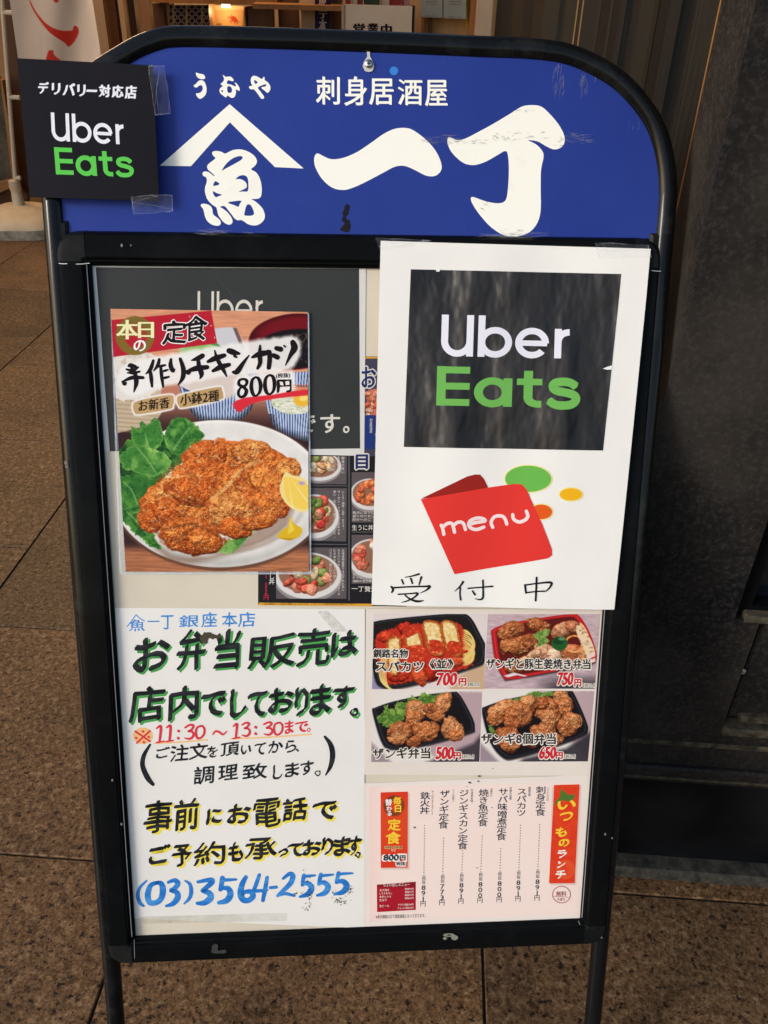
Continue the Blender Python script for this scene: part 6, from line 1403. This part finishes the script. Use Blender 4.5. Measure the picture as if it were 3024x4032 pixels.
def btxt(b, w, halo):
    kk = dict(halo=halo, bold=.006, nib=4 if not halo else 2)
    brow(b, '釧路名物', (103,312,312,365), w, **kk); brow(b, 'スパカツ', (122,385,405,445), w, **kk); brow(b, '≪並≫' if 0 else '《並》', (440,372,582,430), w, **kk); brow(b, 'ザンギと豚生姜焼き弁当', (775,368,1398,432), w, slope=.005, **kk)
    brow(b, 'ザンギ弁当', (100,898,445,965), w, slope=-.01, **kk); brow(b, 'ザンギ8個弁当', (745,812,1192,878), w, **kk)
    for s, bx in (('【税込】', (668,512,735,532)), ('【税込】', (1352,516,1420,538)), ('【税込】', (634,940,702,962)), ('【税込】', (1240,938,1305,960))): brow(b, s, bx, w, halo=halo*.6)
hc = flat('ink_outline_cream', (244, 238, 226)); gk = flat('ink_grey_black', (58, 52, 52)); pr_ = flat('ink_price_red', (206, 44, 56))
letter('lettering_outline', lambda b: btxt(b, .0016, 6), hc, bento.e); letter('lettering', lambda b: btxt(b, .0024, 0), gk, bento.e)
def bprice(b, w, halo):
    for s, bx, y_ in (('700', (475,452,600,530), (612,485,658,530)), ('750', (1195,450,1292,528), (1300,490,1342,535)), ('500', (473,892,582,968), (582,925,626,968)), ('650', (1088,892,1190,965), (1190,925,1232,965))):
        brow(b, '円', y_, w, halo=halo, bold=.02, nib=4); brow(b, s, bx, w, halo=halo, bold=.015, nib=8, shear=.1)
letter('lettering_outline', lambda b: bprice(b, .0016, 6), hc, bento.e); letter('lettering', lambda b: bprice(b, .0024, 0), pr_, bento.e)

# ---- pink lunch menu sheet
lunch = paper('lunch_menu_sheet', [(1429,3085),(2337,3050),(2297,3620),(1428,3650)], .0008, 'pale pink lunch menu sheet with vertical dish names and red banners, lower right', 'poster', paper_mat('lunch_white', (244, 234, 226), .35, .5, None, .5))
ZL = Z(1400, 3000, 1100/1659); lw_ = .0012
def paint_pink(p):
    p.C[:] = (247, 226, 218); n = fbm(p.X, p.Y, 140, 3, 4)[..., None]; p.C = p.C*(1-n*.5)+np.array((250, 232, 220.))*n*.5
    p.over(sm(190, 90, p.X)*.5, (246, 196, 190), .6)
    # soft printed drop shadows of the two banners belong to the print
    for q in ([(156,188),(318,184),(318,636),(156,636)], [(1172,146),(1338,142),(1308,728),(1156,728)]): p.poly(q, (196, 160, 146), 9, .7)
picture(lunch, 'pink_print', ZL([(80,148),(1345,120),(1325,905),(85,950)]), .0010, ZL, paint_pink, 6)
def ban1(p):
    p.C[:] = (222, 60, 38); p.over(sm(180, 300, p.Y)*sm(620, 400, p.Y)*.6, (230, 84, 40)); d, u, v = p.ell(228, 262, 62, 62); n = fbm(p.X, p.Y, 6, 3, 2); p.over((1-sm(.95, 1.05, d+.1*(n-.5)))*sm(.3, .7, d), (110, 62, 34), .8)
    for q in ([(172,500),(218,500),(218,518),(172,518)], [(224,500),(278,500),(278,518),(224,518)]): p.poly(q, (214, 170, 110), 2)
picture(lunch, 'red_banner', ZL([(149,182),(311,177),(309,628),(150,630)]), lw_, ZL, ban1, 2)
def ban2(p):
    p.C[:] = (224, 62, 36); n = fbm(p.X, p.Y, 30, 3, 3); p.over(sm(.4, .7, n), (232, 78, 40), .6)
    for r in (20, 30, 40, 52): d, u, v = p.ell(1245, 640, r, r); p.over(sm(.1, .03, np.abs(d-1)), (236, 112, 60), .7)
    p.poly([(1222,158),(1240,175),(1262,195),(1305,195),(1300,218),(1275,232),(1255,235),(1232,228),(1205,240),(1182,262),(1188,235),(1212,212)], (84, 120, 50), 1.5)
picture(lunch, 'red_banner', ZL([(1180,138),(1331,134),(1302,720),(1149,722)]), lw_, ZL, ban2, 2)
def ban3(p):
    p.C[:] = (172, 30, 46); p.over((p.Y < 745), (140, 26, 40))
picture(lunch, 'red_banner', ZL([(126,730),(358,712),(358,880),(128,893)]), lw_, ZL, ban3, 4)
gold = flat('ink_gold', (250, 208, 62)); wl_ = flat('ink_lunch_white', (250, 244, 236)); dk_ = flat('ink_lunch_dark', (46, 50, 62)); lt = lw_+.0004
def lg(b):
    ink(b, lunch, '定', (190,340,270,410), lt, z=ZL, nib=6, bold=.004); ink(b, lunch, '食', (178,415,270,490), lt, z=ZL, nib=6, bold=.004, cut=True)
    for c, bx in zip('いつもの', [(1200,228,1312,282),(1212,298,1292,352),(1188,388,1258,448),(1205,458,1272,505)]): ink(b, lunch, c, bx, lt, z=ZL, nib=8, bold=.004, slope=-.1, wob=1, cut=(c == 'の'))
    ink(b, lunch, '毎日', (222,210,272,300), lt, z=ZL) if 0 else None
    for c, bx in zip('毎日', [(222,208,274,256),(232,258,272,302)]): ink(b, lunch, c, bx, lt, z=ZL, nib=5)
letter('lettering', lg, gold, lunch.e)
def lwht(b):
    for c, bx in zip('替わる', [(175,222,218,262),(182,265,215,292),(186,294,216,322)]): ink(b, lunch, c, bx, lt, z=ZL, nib=4, cut=(c == 'る'))
    for c, bx in zip('ランチ', [(1198,525,1256,572),(1196,590,1248,632),(1188,645,1252,695)]): ink(b, lunch, c, bx, lt, z=ZL, nib=7, wob=1, cut=(c == 'チ'))
    ink(b, lunch, '付き', (212,520,238,534), lt, z=ZL)
    ink(b, lunch, '800円', (160,552,300,592), lt, z=ZL, halo=6); ink(b, lunch, '税抜', (240,595,298,620), lt, z=ZL, halo=5)
    for s, bx in (('ちょい足しメニュー', (165,722,322,741)), ('玉子焼き', (142,757,200,770)), ('しらすおろし', (142,776,218,789)), ('長芋とろろ', (142,796,210,808)), ('生玉子', (142,815,186,829)), ('生ビール', (142,850,200,864)), ('税抜91円', (293,750,344,762)), ('税抜91円', (293,768,344,780)), ('税抜91円', (293,786,344,798)), ('税抜45円', (293,805,344,817)), ('グラス 税抜399円', (252,843,344,856)), ('ジョッキ 税抜499円', (250,863,344,876))): ink(b, lunch, s, bx, lt, z=ZL, bold=.008, slope=-.03)
letter('lettering', lwht, wl_, lunch.e)
letter('lettering', lambda b: (ink(b, lunch, '800', (165,554,258,590), lt+.0008, z=ZL, bold=.01, nib=4), ink(b, lunch, '円', (262,558,298,590), lt+.0008, z=ZL, nib=4), ink(b, lunch, '税抜', (241,596,297,619), lt+.0008, z=ZL, nib=2), ink(b, lunch, 'お新香', (176,503,214,515), lt, z=ZL), ink(b, lunch, '小鉢2種', (227,503,275,515), lt, z=ZL)), dk_, lunch.e)
colsx = [('刺身定食', 1100, 168, 1098, 300, '一丁といえば', 1144, 150, 232, 1094, 375, 1083, 640, '891'), ('スパカツ', 988, 178, 984, 305, '釧路名物', 1034, 150, 205, 981, 378, 970, 645, '891'),
 ('サバ味噌煮定食', 878, 180, 866, 445, '定食の定番', 922, 152, 225, 863, 517, 858, 650, '800'), ('焼き魚定食', 762, 185, 756, 362, '日替わり', 808, 158, 210, 753, 443, 744, 655, '800'),
 ('ジンギスカン定食', 645, 188, 636, 500, '北海道名物', 692, 162, 240, 637, 530, 631, 660, '891'), ('ザンギ定食', 530, 192, 522, 375, '35年続く', 582, 165, 240, 523, 455, 518, 668, '773'), ('鉄火丼', 414, 202, 410, 290, 'やっぱりまぐろでしょ', 458, 172, 312, 410, 380, 406, 675, '891')]
b = MB(); w = lt
for nm, x0, y0, x1, y1, sub, sx, sy0, sy1, dx0, dy0, dx1, dy1, price in colsx:
    pt_ = (y1-y0)/(len(nm)-1); vtext(b, lunch, nm, x0, y0, x1, y1, pt_*.98, w, bold=.014, z=ZL, wide=58/pt_, slope=.03)
    vtext(b, lunch, sub, sx, sy0+6, sx-2, sy1-6, min(15, (sy1-sy0-12)/(len(sub)-1)), w, z=ZL, slope=.03)
    n = int((dy1-dy0)/15.5)
    for i in range(n+1):
        t = i/n; disc(b, lunch, ZL([(dx0+(dx1-dx0)*t, dy0+(dy1-dy0)*t)])[0], 2.1, 2.1, w, 8)
    vtext(b, lunch, '税抜', dx1, dy1+17, dx1-1, dy1+41, 23, w, z=ZL); vtext(b, lunch, price, dx1-2, dy1+74, dx1-4, dy1+140, 36, w, z=ZL, bold=.02, wide=1.35); vtext(b, lunch, '円', dx1-5, dy1+170, dx1-5, dy1+170, 34, w, z=ZL, bold=.006)
b.obj('lettering', dk_, lunch.e)
letter('lettering', lambda b: ink(b, lunch, '※表示価格は全て税抜価格となっております。', (120,906,415,930), w, z=ZL, slope=-.03), dk_, lunch.e)
b = MB(); disc(b, lunch, ZL([(1224,790)])[0], 56*ZL.k, 52*ZL.k, lt, 32, .9); bar(b, lunch, ZL, 1178, 800, 1270, 806, 2.5, lt+EPS); b.obj('round_stamp', flat('stamp_rose', (186, 110, 110)), lunch.e)
letter('lettering', lambda b: (ink(b, lunch, '大盛も', (1196,808,1246,826), lt, z=ZL, bold=.01), ink(b, lunch, '無料', (1192,770,1252,800), lt, z=ZL, bold=.02)), flat('stamp_brown', (150, 80, 66)), lunch.e)
b = MB(); polygon(b, lunch, [catmull([(2250,3390),(2330,3380),(2328,3395),(2300,3400)], 3)], .0013)
rs = np.random.RandomState(5); b = MB()
for i, (x, y, r_) in enumerate([(816,42,4),(735,88,7),(731,118,6),(680,126,8),(662,148,3),(812,274,4),(352,393,6),(723,632,4)]): ragged(b, lunch, ZL, [(x-r_*1.4, y),(x, y-r_*.8),(x+r_*1.2, y+r_*.3),(x, y+r_*.6)], .0021+i*EPS, i, .8)
o = b.obj('dirt_speck', dirt, lunch.e); tag(o, kind='stuff')
